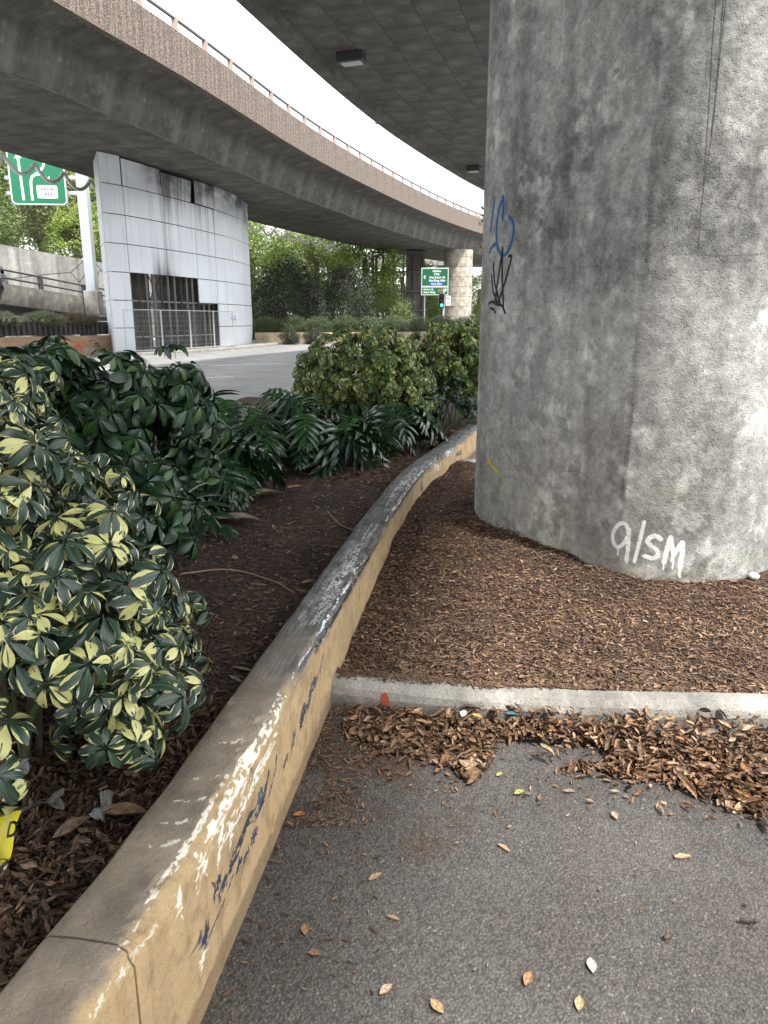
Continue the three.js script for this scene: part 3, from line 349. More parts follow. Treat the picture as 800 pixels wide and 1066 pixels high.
// ---------------------------------------------------------------- white clad pier under the viaduct
const pierPath = new Path([[-13.15, -37], [-12.45, -38.1], [-11.4, -40.7], [-10.5, -43.5], [-9.75, -46.4], [-9.2, -49.8], [-9.15, -53]]);
{
  const TOP = 9.1, BOT = -0.1, rows = 7, rh = (TOP - BOT) / rows, cols = [0, 1.25, 4.2, 7.15, 9.4, 12.0, 14.4, pierPath.L];
  const soot = canvasTex(1024, 1024, (u, v) => { // u along, v up; soot and run-off on pale panels
    const s = u * pierPath.L, y = v * (TOP - BOT), r = (TOP - BOT) - y;
    const n = fbm(s * 0.8, y * 0.8, 3, 4), st = fbm(s * 7, y * 0.35, 4, 4), f = vn(s * 30, y * 30, 6); let t = 0.88 + (n - 0.5) * 0.07 + (f - 0.5) * 0.03 - clamp((st - 0.58) * 3) * 0.07;
    const topSmoke = clamp(1 - (r - 0.1) / (1.1 + 1.1 * fbm(s * 0.9, 2, 9, 3))) * sstep(1.2, 4, s + (n - 0.5) * 3) * clamp((fbm(s * 1.1, y * 1.6, 11, 4) - 0.2) * 1.9); t *= 1 - topSmoke * 0.72;
    const lick = clamp((fbm(s * 2.6, 5, 13, 3) - 0.42) * 4) * Math.exp(-Math.max(0, r - 1.3) * 0.9) * sstep(3, 5, s) * sstep(11, 8, s) * clamp((st - 0.35) * 3); t *= 1 - lick * 0.45;
    const plume = Math.exp(-Math.pow((s - 3.9 + (n - 0.5)) / 0.8, 2)) * (y > 3.8 ? Math.exp(-(y - 3.9) * 1.1) : 0); t *= 1 - plume * 0.6 * clamp((st - 0.2) * 2);
    return [t * 0.97, t * 0.995, t * 1.02];
  }, (g) => { // small violet tag low on the right
    g.strokeStyle = 'rgb(120,105,160)'; g.lineWidth = 4; const X = (s) => s / pierPath.L * 1024, Y = (y) => 1024 - (y + 0.1) / 9.2 * 1024; g.beginPath(); g.moveTo(X(11.2), Y(2.0)); g.lineTo(X(11.5), Y(1.5)); g.lineTo(X(11.3), Y(1.2)); g.lineTo(X(11.9), Y(1.9)); g.lineTo(X(12.0), Y(1.2)); g.moveTo(X(11.0), Y(1.7)); g.lineTo(X(12.1), Y(1.6)); g.stroke();
  });
  const pm = std(0xffffff, 0.55, { map: soot }), dark = girderMat, stud = std(C(0.2, 0.19, 0.18), 0.7), steel = std(C(0.05, 0.05, 0.05), 0.8);
  const pier = thing('clad_pier', 'white panel-clad viaduct pier with scorched top and burnt-out openings', 'pier');
  const panel = (s0, s1, y0, y1, push, tilt) => { const n = Math.max(2, Math.round((s1 - s0) / 0.5)), pos = [], uv = [], idx = []; const T = 0.05; for (const face of [0, 1]) for (let j = 0; j < 2; j++) for (let i = 0; i <= n; i++) { const s = lerp(s0, s1, i / n), y = j ? y1 : y0, w = pierPath.off(s, -push + (face ? T : 0) - tilt * (i / n) * (j ? 1 : 0.25), 0); pos.push(w.x, y, w.z); uv.push(s / pierPath.L, (y - BOT) / (TOP - BOT)); } const k = n + 1; for (let i = 0; i < n; i++) { const a = i, b = i + k, c = i + 2 * k, d = i + 3 * k; idx.push(a, b, a + 1, b, b + 1, a + 1, c, c + 1, d, d, c + 1, d + 1, a, a + 1, c, c, a + 1, c + 1, b, d, b + 1, d, d + 1, b + 1); } idx.push(0, 2 * k, k, k, 2 * k, 3 * k, n, k + n, 2 * k + n, k + n, 3 * k + n, 2 * k + n); return meshFrom(pos, uv, idx, 0.6); };
  for (let r = 0; r < rows; r++) for (let c = 0; c < cols.length - 1; c++) {
    const fromTop = rows - 1 - r; if (c >= 1 && c <= 2 && fromTop >= 4) continue; if (c === 3 && fromTop >= 5) continue;
    const jit = hash(r, c, 5) * 0.02; let push = jit, tilt = 0, s1 = cols[c + 1] - 0.02, s0 = cols[c] + 0.02, y1 = BOT + (r + 1) * rh - 0.02;
    if (fromTop === 0) { if (c === 1) { tilt = -0.1; y1 -= 0.08; } if (c === 2) { s1 -= 0.32; tilt = 0.12; y1 -= 0.22; } if (c === 3) { push = 0.12; y1 -= 0.1; } if (c === 0) s1 -= 0.06; }
    part('cladding_panel', panel(s0, s1, BOT + r * rh + (fromTop === 6 ? 0 : 0.02), y1, push, tilt), pm, pier);
  }
  // left end return of the cladding, panel by panel
  const e0 = pierPath.off(0.02, 0, 0); for (let r = 0; r < rows; r++) part('end_panel', (() => { const g = bx(0.05, rh - 0.03, 2.6); g.rotateY(0.42); g.translate(e0.x - 0.58, BOT + (r + 0.5) * rh, e0.z - 1.22); return boxUV(g, 0.05); })(), pm, pier);
  // inner steel frame seen through the openings
  for (let k = 0; k < 14; k++) { const s = 1.45 + k * 0.6; if (s > 9.3) break; const q = pierPath.off(s, 0.22, 0); const y1 = s < 7.1 ? 3.86 : 2.55; const g = bx(0.09, y1 - BOT, 0.07, 0, (y1 + BOT) / 2, 0); g.translate(q.x, 0, q.z); part('stud', g, k % 3 === 1 ? steel : stud, pier); }
  for (const y of [0.75, 2.52]) { const pts = []; for (let s = 1.3; s <= (y > 2 ? 9.3 : 9.3); s += 0.5) pts.push(pierPath.off(s, 0.27, y)); part('rail', tube(pts, 0.05, 30, 5), stud, pier); }
  for (const [a, b, y0, y1] of [[3.2, 4.2, 2.6, 3.8], [4.2, 3.2, 2.6, 3.8], [5.4, 6.8, 2.6, 3.8], [6.8, 5.4, 2.6, 3.8], [5.0, 6.4, 0.8, 2.4], [2.0, 3.0, 0.8, 2.4]]) part('cross_brace', bar(pierPath.off(a, 0.5, y0), pierPath.off(b, 0.5, y1), 0.035, 5), steel, pier);
  // charred core and rear cladding with two gaps to daylight
  part('core_column', (() => { const g = bx(2.2, TOP - 0.05, 6.5, 0, TOP / 2, 0); g.rotateY(-0.15); g.translate(-11.9, 0, -47.8); return boxUV(g); })(), dark, pier);
  for (const [a, b] of [[0, 0.36], [0.40, 0.46], [0.49, 1]]) { const A = V(-13.8, 0, -39.4), B = V(-12.9, 0, -52.8), p0 = A.clone().lerp(B, a), p1 = A.clone().lerp(B, b), L = p0.distanceTo(p1); const g = bx(0.06, TOP - 0.02, L, 0, TOP / 2 - 0.02, 0); g.rotateY(Math.atan2(p1.x - p0.x, p1.z - p0.z)); g.translate((p0.x + p1.x) / 2, 0, (p0.z + p1.z) / 2); part('rear_cladding', boxUV(g), dark, pier); }
  // wire-mesh temporary fence panels standing in front
  const gal = std(C(0.5, 0.51, 0.52), 0.45, { metalness: 0.5 }), rub = std(C(0.12, 0.11, 0.1), 0.9), labels = ['temporary wire fence panel at the left corner of the white pier', 'temporary wire fence panel in front of the taller burnt opening', 'temporary wire fence panel second from the right end of the row', 'temporary wire fence panel at the right end of the row by the pier'];
  for (let k = 0; k < 4; k++) {
    const a = pierPath.off(k * 2.45 - 0.05 + (k ? 0 : 0.05), -0.75 - (k ? 0 : 0.1)), b = pierPath.off(k * 2.45 + 2.35, -0.75), L = a.distanceTo(b), f = thing('fence_panel', labels[k], 'fence', [a.x, -0.05, a.z], 'temporary fence panels around the pier'); f.rotation.y = Math.atan2(-(b.z - a.z), b.x - a.x);
    for (const x of [0, L]) part('post', bar(V(x, 0.05, 0), V(x, 2.15, 0), 0.028, 6), gal, f); for (const y of [0.18, 2.13]) part('rail', bar(V(0, y, 0), V(L, y, 0), 0.024, 6), gal, f);
    const wires = []; for (let x = 0.12; x < L; x += 0.12) wires.push(bar(V(x, 0.18, 0), V(x, 2.13, 0), 0.0035, 3)); for (let y = 0.35; y < 2.1; y += 0.25) wires.push(bar(V(0, y, 0), V(L, y, 0), 0.0035, 3)); part('wire_mesh', merge(wires), gal, f).userData.kind = 'stuff';
    part('foot_block', rbx(0.55, 0.14, 0.24, 0.03, 0.02, 0.07, 0), rub, f); if (k === 3) part('foot_block', rbx(0.55, 0.14, 0.24, 0.03, L, 0.07, 0), rub, f);
  }
  // footpath the pier stands on
  const pave = []; structure('pier_footpath', sweep(pierPath, 0.01, pierPath.L - 0.01, 0.6, [[-1.9, -0.14], [-1.9, 0.045], [-1.85, 0.06], [3.6, 0.06], [3.6, -0.14]].reverse()), concrete(C(0.9, 0.9, 0.88), 3));
}

// ---------------------------------------------------------------- background left: ramp, rail, retaining wall, gantry sign
const conc = concrete(C(0.8, 0.78, 0.74), 4), pale = concrete(C(1.35, 1.33, 1.28), 4);
{
  const ramp = new Path([[-26, -30, 0.72], [-22.5, -44, 0], [-20.6, -53, -0.62], [-18.4, -63, -1.3]]);
  const r = thing('side_ramp', 'weathered concrete side ramp with dark metal railing behind the planter', 'bridge');
  part('edge_girder', sweep(ramp, 0, ramp.L, 1, [[0, 2.55], [0.5, 2.55], [0.5, 3.75], [0, 3.75]]), conc, r);
  part('ramp_slab', sweep(ramp, 0, ramp.L, 1, [[0.52, 2.8], [9, 2.8], [9, 3.3], [0.52, 3.3]]), conc, r);
  const dm = std(C(0.06, 0.06, 0.065), 0.6);
  for (let s = 1; s < ramp.L; s += 4.6) { const q = ramp.off(s, 0.25, 3.75); part('rail_post', bx(0.2, 0.85, 0.3, q.x, q.y + 0.42, q.z), dm, r); }
  for (const y of [4.1, 4.55]) { const pts = []; for (let s = 0.2; s <= ramp.L; s += 1.5) pts.push(ramp.off(s, 0.25, y)); part('handrail', tube(pts, 0.06, 40, 6), dm, r); }
  for (const s of [6, 17, 27]) { const q = ramp.off(s, 2.2, 0); part('support', bx(0.9, 2.9 + q.y, 0.9, q.x, (2.9 + q.y) / 2 - 0.05, q.z), conc, r); }
  const q = ramp.off(23.8, -0.45, 0); part('mast_plinth', rbx(1.0, 1.55, 0.9, 0.05, q.x + 0.1, 2.72, q.z), pale, r);
  // gantry mast and direction sign
  const gal = std(C(0.5, 0.53, 0.56), 0.45, { metalness: 0.45 });
  const m = thing('gantry_mast', 'galvanised square sign mast rising from the ramp edge beside the white pier', 'post', [q.x + 0.1, 3.5, q.z]);
  part('post', bx(0.62, 7.6, 0.62, 0, 3.8, 0), gal, m); part('base_plate', bx(0.9, 0.05, 0.85, 0, 0.03, 0), gal, m); for (const y of [6.25, 7.2]) part('arm', bx(5.0, 0.22, 0.24, -2.5, y, 0.15), gal, m);
  const sign = canvasTex(512, 540, '#0b6b47', (g) => {
    g.strokeStyle = '#dfe9e2'; g.lineWidth = 9; g.beginPath(); g.roundRect(6, 6, 500, 528, 40); g.stroke(); g.fillStyle = '#eef2ee';
    const arrow = (x, y, a) => { g.save(); g.translate(x, y); g.rotate(a); g.beginPath(); g.moveTo(0, -52); g.lineTo(34, 14); g.lineTo(0, 0); g.lineTo(-34, 14); g.fill(); g.restore(); };
    g.strokeStyle = '#eef2ee'; g.lineWidth = 22; g.lineCap = 'butt'; g.beginPath(); g.moveTo(112, 500); g.lineTo(100, 110); g.stroke(); arrow(99, 110, -0.03);
    g.beginPath(); g.moveTo(192, 500); g.bezierCurveTo(188, 250, 200, 300, 270, 245); g.bezierCurveTo(330, 200, 335, 160, 335, 110); g.stroke(); arrow(335, 100, 0);
    g.beginPath(); g.moveTo(250, 258); g.quadraticCurveTo(320, 262, 335, 295); g.stroke(); arrow(345, 300, 2.7);
    g.beginPath(); g.roundRect(240, 360, 190, 120, 16); g.fill(); g.fillStyle = '#20242a'; g.font = 'bold 46px sans-serif'; g.textAlign = 'center'; g.fillText('BANK', 335, 412); g.fillText('STREET', 335, 460, 176);
  });
  const sg = thing('gantry_sign', 'large green road sign with white lane arrows reading BANK STREET', 'road sign', [q.x - 2.55, 10.75, q.z + 0.7]); sg.rotation.y = 0.12;
  const face = new THREE.PlaneGeometry(3.5, 3.6); part('sign_face', face, std(0xffffff, 0.5, { map: sign }), sg).position.z = 0.045; part('sign_panel', rbx(3.56, 3.66, 0.07, 0.02), gal, sg);
  // car on the ramp: only roof and glass show above the railing
}
function car(label, x, y, z, ry, paintMat) {
  const c = thing('parked_car', label, 'car', [x, y, z]); c.rotation.y = ry;
  const sp = new THREE.Shape(); [[-2.1, 0.3], [-2.15, 0.7], [-1.9, 0.92], [-1.2, 0.98], [1.0, 0.95], [1.9, 0.85], [2.15, 0.65], [2.1, 0.3]].forEach(([a, b], i) => i ? sp.lineTo(a, b) : sp.moveTo(a, b));
  const b = new THREE.ExtrudeGeometry(sp, { depth: 1.6, bevelSize: 0.08, bevelThickness: 0.08, bevelSegments: 2 }); b.translate(0, 0, -0.8); part('body', toCreasedNormals(b, 0.6), paintMat, c);
  const ro = new THREE.Shape(); [[-1.75, 0.95], [-1.1, 1.4], [-0.6, 1.47], [0.2, 1.46], [1.05, 0.95]].forEach(([a, d], i) => i ? ro.lineTo(a, d) : ro.moveTo(a, d)); const r = new THREE.ExtrudeGeometry(ro, { depth: 1.3, bevelSize: 0.06, bevelThickness: 0.1, bevelSegments: 2 }); r.translate(0, 0, -0.65); part('roof', toCreasedNormals(r, 0.6), paintMat, c);
  const gl = std(C(0.03, 0.04, 0.045), 0.08); for (const sd of [-1, 1]) { const w = new THREE.Shape(); [[-1.45, 1.02], [-1.02, 1.34], [-0.4, 1.4], [0.15, 1.38], [0.75, 1.02]].forEach(([a, d], i) => i ? w.lineTo(a, d) : w.moveTo(a, d)); const g = new THREE.ShapeGeometry(w); if (sd < 0) g.rotateY(Math.PI).scale(-1, 1, 1); g.translate(0, 0, sd * 0.765); part('side_window', g, gl, c); }
  { const g = new THREE.PlaneGeometry(1.3, 0.86); g.rotateY(Math.PI / 2); g.rotateZ(1.02); g.translate(0.72, 1.26, 0); part('windscreen', g, std(C(0.3, 0.34, 0.36), 0.08), c); const h = new THREE.PlaneGeometry(1.3, 0.66); h.rotateY(-Math.PI / 2); h.rotateZ(-0.97); h.translate(-1.53, 1.24, 0); part('rear_window', h, gl, c); }
  for (const wx of [-1.35, 1.35]) for (const wz of [-0.78, 0.78]) { const t = new THREE.CylinderGeometry(0.32, 0.32, 0.22, 18); t.rotateX(Math.PI / 2); t.translate(wx, 0.32, wz); const w = part('wheel', t, std(C(0.02, 0.02, 0.02), 0.9), c); const h = new THREE.CylinderGeometry(0.2, 0.2, 0.24, 12); h.rotateX(Math.PI / 2); h.translate(wx, 0.32, wz); part('rim', h, std(C(0.4, 0.4, 0.42), 0.4, { metalness: 0.6 }), w); }
  for (const wz of [-0.6, 0.6]) part('headlight', rbx(0.1, 0.14, 0.32, 0.04, 2.14, 0.7, wz), std(C(0.7, 0.72, 0.75), 0.2), c);
  return c;
}
car('dark car on the side ramp seen over its railing', -23.6, 3.24, -46.2, -1.2, std(C(0.05, 0.055, 0.06), 0.3));
car('dark blue car behind the hedge below the green direction sign', 4.2, -0.05, -64.5, 1.35, std(C(0.03, 0.04, 0.07), 0.25));
{ // streaked retaining wall with a line-drawn mountain
  const P = new Path([[-36, -46, 0.6], [-31, -58, 0], [-24, -70, -1.1], [-18, -80, -1.9]]), L = P.L, H = 8;
  const t = canvasTex(2048, 512, (u, v) => { const s = u * L, y = v * H, st = fbm(s * 2.2, y * 0.18, 3, 4), f = fbm(s * 5, y * 5, 5, 3), n = fbm(s * 0.5, y * 0.5, 6, 3); let k = 0.5 + (st - 0.5) * 0.34 + (f - 0.5) * 0.12 + (n - 0.5) * 0.12; if (y > 7.0) k -= clamp((st - 0.45) * 2) * 0.15; return [k, k * 0.985, k * 0.95]; }, (g) => {
    g.strokeStyle = 'rgba(40,40,42,0.9)'; g.lineWidth = 4; const X = (s) => s / L * 2048, Y = (y) => 512 - y / H * 512; const l = (p) => { g.beginPath(); p.forEach(([s, y], i) => i ? g.lineTo(X(s), Y(y)) : g.moveTo(X(s), Y(y))); g.stroke(); };
    const o = 15.5; l([[o, 4.6], [o + 4, 5.2], [o + 6.5, 5.5], [o + 8.6, 7.0], [o + 10.5, 6.2], [o + 13, 5.5], [o + 16, 3.4], [o + 17, 3.0]]); l([[o + 6.5, 5.5], [o + 7.3, 4.7], [o + 8, 5.5], [o + 8.8, 5.0], [o + 9.6, 5.9], [o + 10.4, 5.1], [o + 11.4, 5.5], [o + 12, 4.6], [o + 13, 4.9], [o + 14, 4.0], [o + 15.4, 3.4]]); l([[o + 8.6, 7.0], [o + 8.4, 6.2], [o + 9.2, 6.3], [o + 9.6, 5.9]]); l([[o + 13, 5.5], [o + 12.6, 6.4], [o + 14, 6.6]]);
  });
  t.repeat.set(1 / L, 1 / H); t.wrapS = t.wrapT = THREE.RepeatWrapping;
  const g = sweep(P, 0, L, 1.5, [[0.5, 7.45], [0, 7.45], [0, -0.5], [0.5, -0.5]].reverse()); const uv = g.attributes.uv, p = g.attributes.position; for (let i = 0; i < uv.count; i++) uv.setY(i, p.getY(i));
  single('retaining_wall', 'tall streaked concrete retaining wall with mountain line drawing behind the ramp', 'wall', g, std(0xffffff, 0.9, { map: t }));
}
{ // planter wall left of the pier with dark slatted box and trailing plants
  const P = new Path([[-20, -28.5], [-17, -32.5], [-14.8, -36], [-13.3, -38.9]]);
  const t = canvasTex(1024, 128, (u, v) => { const k = 0.62 + (fbm(u * 40, v * 6, 3, 4) - 0.5) * 0.2; return [k * 1.02, k * 0.86, k * 0.68]; }, (g) => { const st = (x0, seed, col) => { const r = rng(seed); g.strokeStyle = col; g.lineWidth = 3; for (let k = 0; k < 6; k++) { g.beginPath(); g.arc(x0 + r() * 46, 50 + r() * 30, 8 + r() * 14, r() * 6, r() * 6 + 3); g.stroke(); } }; st(760, 3, 'rgb(190,70,55)'); st(830, 4, 'rgb(50,46,44)'); st(420, 5, 'rgb(60,70,110)'); });
  t.repeat.set(1 / P.L, 1 / 0.95); const g = sweep(P, 0, P.L - 0.02, 0.8, [[0.3, 0.86], [0, 0.86], [0, -0.09], [0.3, -0.09]].reverse()); const uv = g.attributes.uv, p = g.attributes.position; for (let i = 0; i < uv.count; i++) uv.setY(i, p.getY(i) + 0.09);
  single('planter_wall', 'low tan graffitied planter wall left of the white pier', 'wall', g, std(0xffffff, 0.9, { map: t }));
  const pl = thing('slatted_planter', 'dark slatted planter box above the tan wall under the ramp', 'planter'); const dm = std(C(0.035, 0.033, 0.032), 0.8);
  part('box', sweep(P, 0, P.L - 0.3, 0.8, [[0.75, 0.9], [0.75, 1.5], [1.6, 1.5], [1.6, 0.9]]), dm, pl); for (let s = 1; s < P.L - 0.5; s += 0.28) { const q = P.off(s, 0.72, 0.9); part('slat', bx(0.12, 0.62, 0.05, q.x, q.y + 0.31, q.z, 0.9), std(C(0.075, 0.07, 0.068), 0.8), pl); }
}

// ---------------------------------------------------------------- background right: second pier, frame, round pier, sign, signal
{
  const brown = concrete(C(0.42, 0.38, 0.36), 3), dm = std(C(0.10, 0.095, 0.095), 0.7);
  const p2 = thing('dark_pier', 'dark brown viaduct pier wrapped in a bare cladding frame', 'pier', [3.1, 0, -87]);
  part('shaft', rbx(2.0, 9.2, 1.6, 0.1, 0.4, 4.5, 0), brown, p2);
  for (let k = 0; k < 6; k++) part('mullion', bx(0.2, 8.6, 0.2, -4.3 + k * 1.12, 4.2, 0.9 - (k % 2) * 0.02), dm, p2); for (const x of [-4.35, -3.95]) part('corner_channel', bx(0.3, 8.6, 0.25, x, 4.2, 1.25), std(C(0.2, 0.2, 0.2), 0.6), p2);
  for (let k = 0; k < 5; k++) part('transom', bx(6.2, 0.2, 0.14, -1.4, 0.6 + k * 2.05, 1.02), dm, p2); for (const x of [0.3, 1.25]) part('front_stud', bx(0.12, 8.6, 0.12, x, 4.2, 1.0), dm, p2);
  const rp = thing('round_pier', 'pale round concrete pier at the far end of the viaduct', 'pier', [8.3, 0, -87]); const cg = new THREE.CylinderGeometry(1.6, 1.6, 9.2, 40, 1); cg.translate(0, 4.5, 0); const cuv = cg.attributes.uv; for (let i = 0; i < cuv.count; i++) cuv.setXY(i, cuv.getX(i) * 10, cuv.getY(i) * 9.2);
  part('shaft', cg, concrete(C(1.35, 1.25, 1.1), 3), rp); for (let k = 0; k < 8; k++) { const t = new THREE.TorusGeometry(1.6, 0.025, 5, 40); t.rotateX(Math.PI / 2); t.translate(0, 1 + k * 1.05, 0); part('lift_joint', t, concrete(C(1.0, 0.92, 0.8), 3), rp); }
  // low viaduct far behind
  const low = thing('far_overpass', 'grey overpass beam crossing far behind the round pier', 'bridge', [6, 0, -125]); part('beam', boxUV(bx(60, 1.7, 5, 0, 10.8, 0)), conc, low); for (const x of [-20, 3, 24]) part('column', bx(1.4, 10, 1.4, x, 4.9, 0), conc, low);
  // direction sign
  const st = canvasTex(512, 512, '#0a5a3a', (g) => {
    g.strokeStyle = '#cfe0d6'; g.lineWidth = 10; g.strokeRect(8, 8, 496, 496); g.fillStyle = '#cfe0d6'; g.fillRect(8, 338, 496, 26); g.fillStyle = '#e8efe9'; g.textAlign = 'center'; g.font = 'bold 58px sans-serif'; g.fillText('Glebe', 290, 76); g.fillText('City', 290, 134); g.fillText('Harbour St', 300, 196); g.fillText('Darling Hbr', 300, 256); g.fillStyle = '#2748b8'; g.fillRect(165, 272, 250, 58); g.fillStyle = '#dfe6f4'; g.font = 'bold 46px sans-serif'; g.fillText('FISH MKT', 290, 317, 230);
    g.fillStyle = '#e8efe9'; g.font = 'bold 48px sans-serif'; g.textAlign = 'left'; g.fillText('Union St', 40, 420); g.fillText('West Bldg', 40, 476); g.fillStyle = '#7a6a38'; g.fillRect(315, 390, 100, 66); g.fillStyle = '#e8efe9'; for (const [x, y] of [[62, 160], [465, 405]]) { g.beginPath(); g.moveTo(x, y - 30); g.lineTo(x + 26, y + 14); g.lineTo(x - 26, y + 14); g.fill(); g.fillRect(x - 7, y, 14, 44); }
  });
  const gal = std(C(0.4, 0.41, 0.42), 0.5, { metalness: 0.4 });
  const s = thing('direction_sign', 'green and white direction sign board in front of the pale round pier', 'road sign', [4.6, 0, -70]);
  part('sign_panel', rbx(2.5, 2.4, 0.06, 0.02, 0, 4.95, 0), gal, s); const f = new THREE.PlaneGeometry(2.44, 2.34); f.translate(0, 4.95, 0.036); part('sign_face', f, std(0xffffff, 0.5, { map: st }), s); for (const x of [-0.9, 0.9]) part('post', bar(V(x, -0.1, -0.08), V(x, 6.1, -0.08), 0.05, 8), gal, s);
  const tl = thing('traffic_light', 'traffic signal showing green on a pole below the direction sign', 'traffic light', [4.95, 0, -64]); part('pole', bar(V(0, -0.1, 0), V(0, 4.1, 0), 0.07, 8), std(C(0.5, 0.5, 0.5), 0.5), tl);
  part('housing', rbx(0.42, 1.15, 0.25, 0.05, -0.16, 3.15, 0.15), std(C(0.012, 0.014, 0.014), 0.6), tl);
  [[3.5, C(0.06, 0.004, 0.003), null], [3.15, C(0.07, 0.04, 0.003), null], [2.78, C(0.05, 0.5, 0.4), C(0.1, 0.9, 0.7)]].forEach(([y, c, e]) => { const g = new THREE.CylinderGeometry(0.13, 0.13, 0.03, 18); g.rotateX(Math.PI / 2); g.translate(-0.16, y, 0.29); const l = part('signal_lens', g, std(c, 0.3, e ? { emissive: e, emissiveIntensity: 0.5 } : {}), tl); const v = new THREE.CylinderGeometry(0.15, 0.15, 0.18, 14, 1, true, Math.PI * 0.65, Math.PI * 1.7); v.rotateX(Math.PI / 2); v.translate(-0.16, y, 0.36); part('visor', v, std(C(0.01, 0.01, 0.01), 0.7), l); });
  const ts = thing('turn_sign', 'small white no-turn sign beside the green traffic signal', 'road sign', [5.35, 2.75, -64]); const tt = canvasTex(128, 224, '#e9eaea', (g) => { g.strokeStyle = '#c23a3a'; g.lineWidth = 12; g.beginPath(); g.arc(64, 62, 44, 0, 7); g.stroke(); g.beginPath(); g.moveTo(33, 31); g.lineTo(95, 93); g.stroke(); g.strokeStyle = '#222'; g.lineWidth = 9; g.beginPath(); g.moveTo(48, 88); g.lineTo(48, 60); g.lineTo(82, 60); g.stroke(); g.fillStyle = '#55585c'; for (const y of [130, 152, 174]) g.fillRect(24, y, 80, 10); });
  part('sign_face', new THREE.PlaneGeometry(0.42, 0.78), std(0xffffff, 0.5, { map: tt }), ts).position.set(0, 0.4, 0.012); part('backing', rbx(0.44, 0.8, 0.02, 0.008, 0, 0.4, 0), gal, ts); part('bracket', bx(0.4, 0.05, 0.04, -0.2, 0.5, -0.02), gal, ts);
}
function building(label, x, z, w, h, d, ry, nx, ny, wall, glass, band) {
  const b = thing('office_building', label, 'building', [x, 0, z]); b.rotation.y = ry; part('wall', bx(w, h, d, 0, h / 2, 0), wall, b); part('roof', bx(w + 0.6, 0.6, d + 0.6, 0, h + 0.3, 0), wall, b);
  for (let j = 0; j < ny; j++) for (let i = 0; i < nx; i++) part('window', bx(w / nx * 0.7, h / ny * 0.55, 0.2, (i + 0.5) / nx * w - w / 2, (j + 0.55) / ny * h, d / 2 + 0.02), glass, b);
}
building('pale far office block with ribbon glazing above the viaduct parapet', 42, -205, 44, 44, 20, 0.2, 9, 9, std(C(0.7, 0.72, 0.74), 0.7), std(C(0.3, 0.4, 0.44), 0.2));
building('white far apartment block between the round pier and the ivy', 26, -150, 18, 20, 12, 0.1, 5, 6, std(C(0.75, 0.77, 0.8), 0.7), std(C(0.35, 0.42, 0.48), 0.2));
// ---------------------------------------------------------------- leaves
function leafletGeo(L, W, droop, fold, cell, cells, rows = 6) { // along +x from the origin, normal +y; cell picks a column of the atlas
  const pos = [], uv = [], idx = []; const prof = [0.06, 0.36, 0.70, 0.95, 1.0, 0.80, 0.14];
  for (let i = 0; i <= rows; i++) { const t = i / rows, w = W / 2 * lineInterp(prof.map((v, k) => [k / 6, v]), t), x = L * t * (1 - 0.1 * droop * t), y = -droop * L * 0.55 * t * t; for (const k of [-1, 0, 1]) { pos.push(x, y + Math.abs(k) * fold * w + 0.004 * L * Math.sin(t * 9 + cell) * k, k * w); uv.push((cell + 0.5 + k * 0.46 * (w / (W / 2) * 0.9 + 0.02)) / cells, 0.02 + t * 0.96); } }
  for (let i = 0; i < rows; i++) for (let k = 0; k < 2; k++) { const a = i * 3 + k, b = a + 3; idx.push(a, a + 1, b, b, a + 1, b + 1); }
  return meshFrom(pos, uv, idx);
}
function palmate(seed, n, size, cells, pick, petioleLen) { // umbrella of leaflets on a petiole; hub at the origin, petiole along -y
  const r = rng(seed), gs = []; const off = r() * 6;
  for (let k = 0; k < n; k++) { const L = size * (0.72 + r() * 0.4), g = leafletGeo(L, L * (0.38 + r() * 0.08), 0.25 + r() * 0.75, 0.18 + r() * 0.22, pick(r), cells); const m = new THREE.Matrix4().makeRotationZ(-0.05 - r() * 0.5); g.applyMatrix4(new THREE.Matrix4().makeTranslation(size * 0.12, 0, 0)); g.applyMatrix4(m); g.applyMatrix4(new THREE.Matrix4().makeRotationX((r() - 0.5) * 0.5)); g.applyMatrix4(new THREE.Matrix4().makeRotationY(off + (k + (r() - 0.5) * 0.4) / n * Math.PI * 2)); gs.push(g);
    }
  const pt = tube([V(0, -petioleLen, 0), V(petioleLen * 0.12, -petioleLen * 0.5, 0), V(0, 0, 0)], 0.0022 * size / 0.1, 4, 3); const u = pt.attributes.uv; for (let i = 0; i < u.count; i++) u.setXY(i, 0.5 / cells * 0 + 0.5 / cells, 0.3); gs.push(pt);
  return merge(gs);
}
const CELLS = 8;
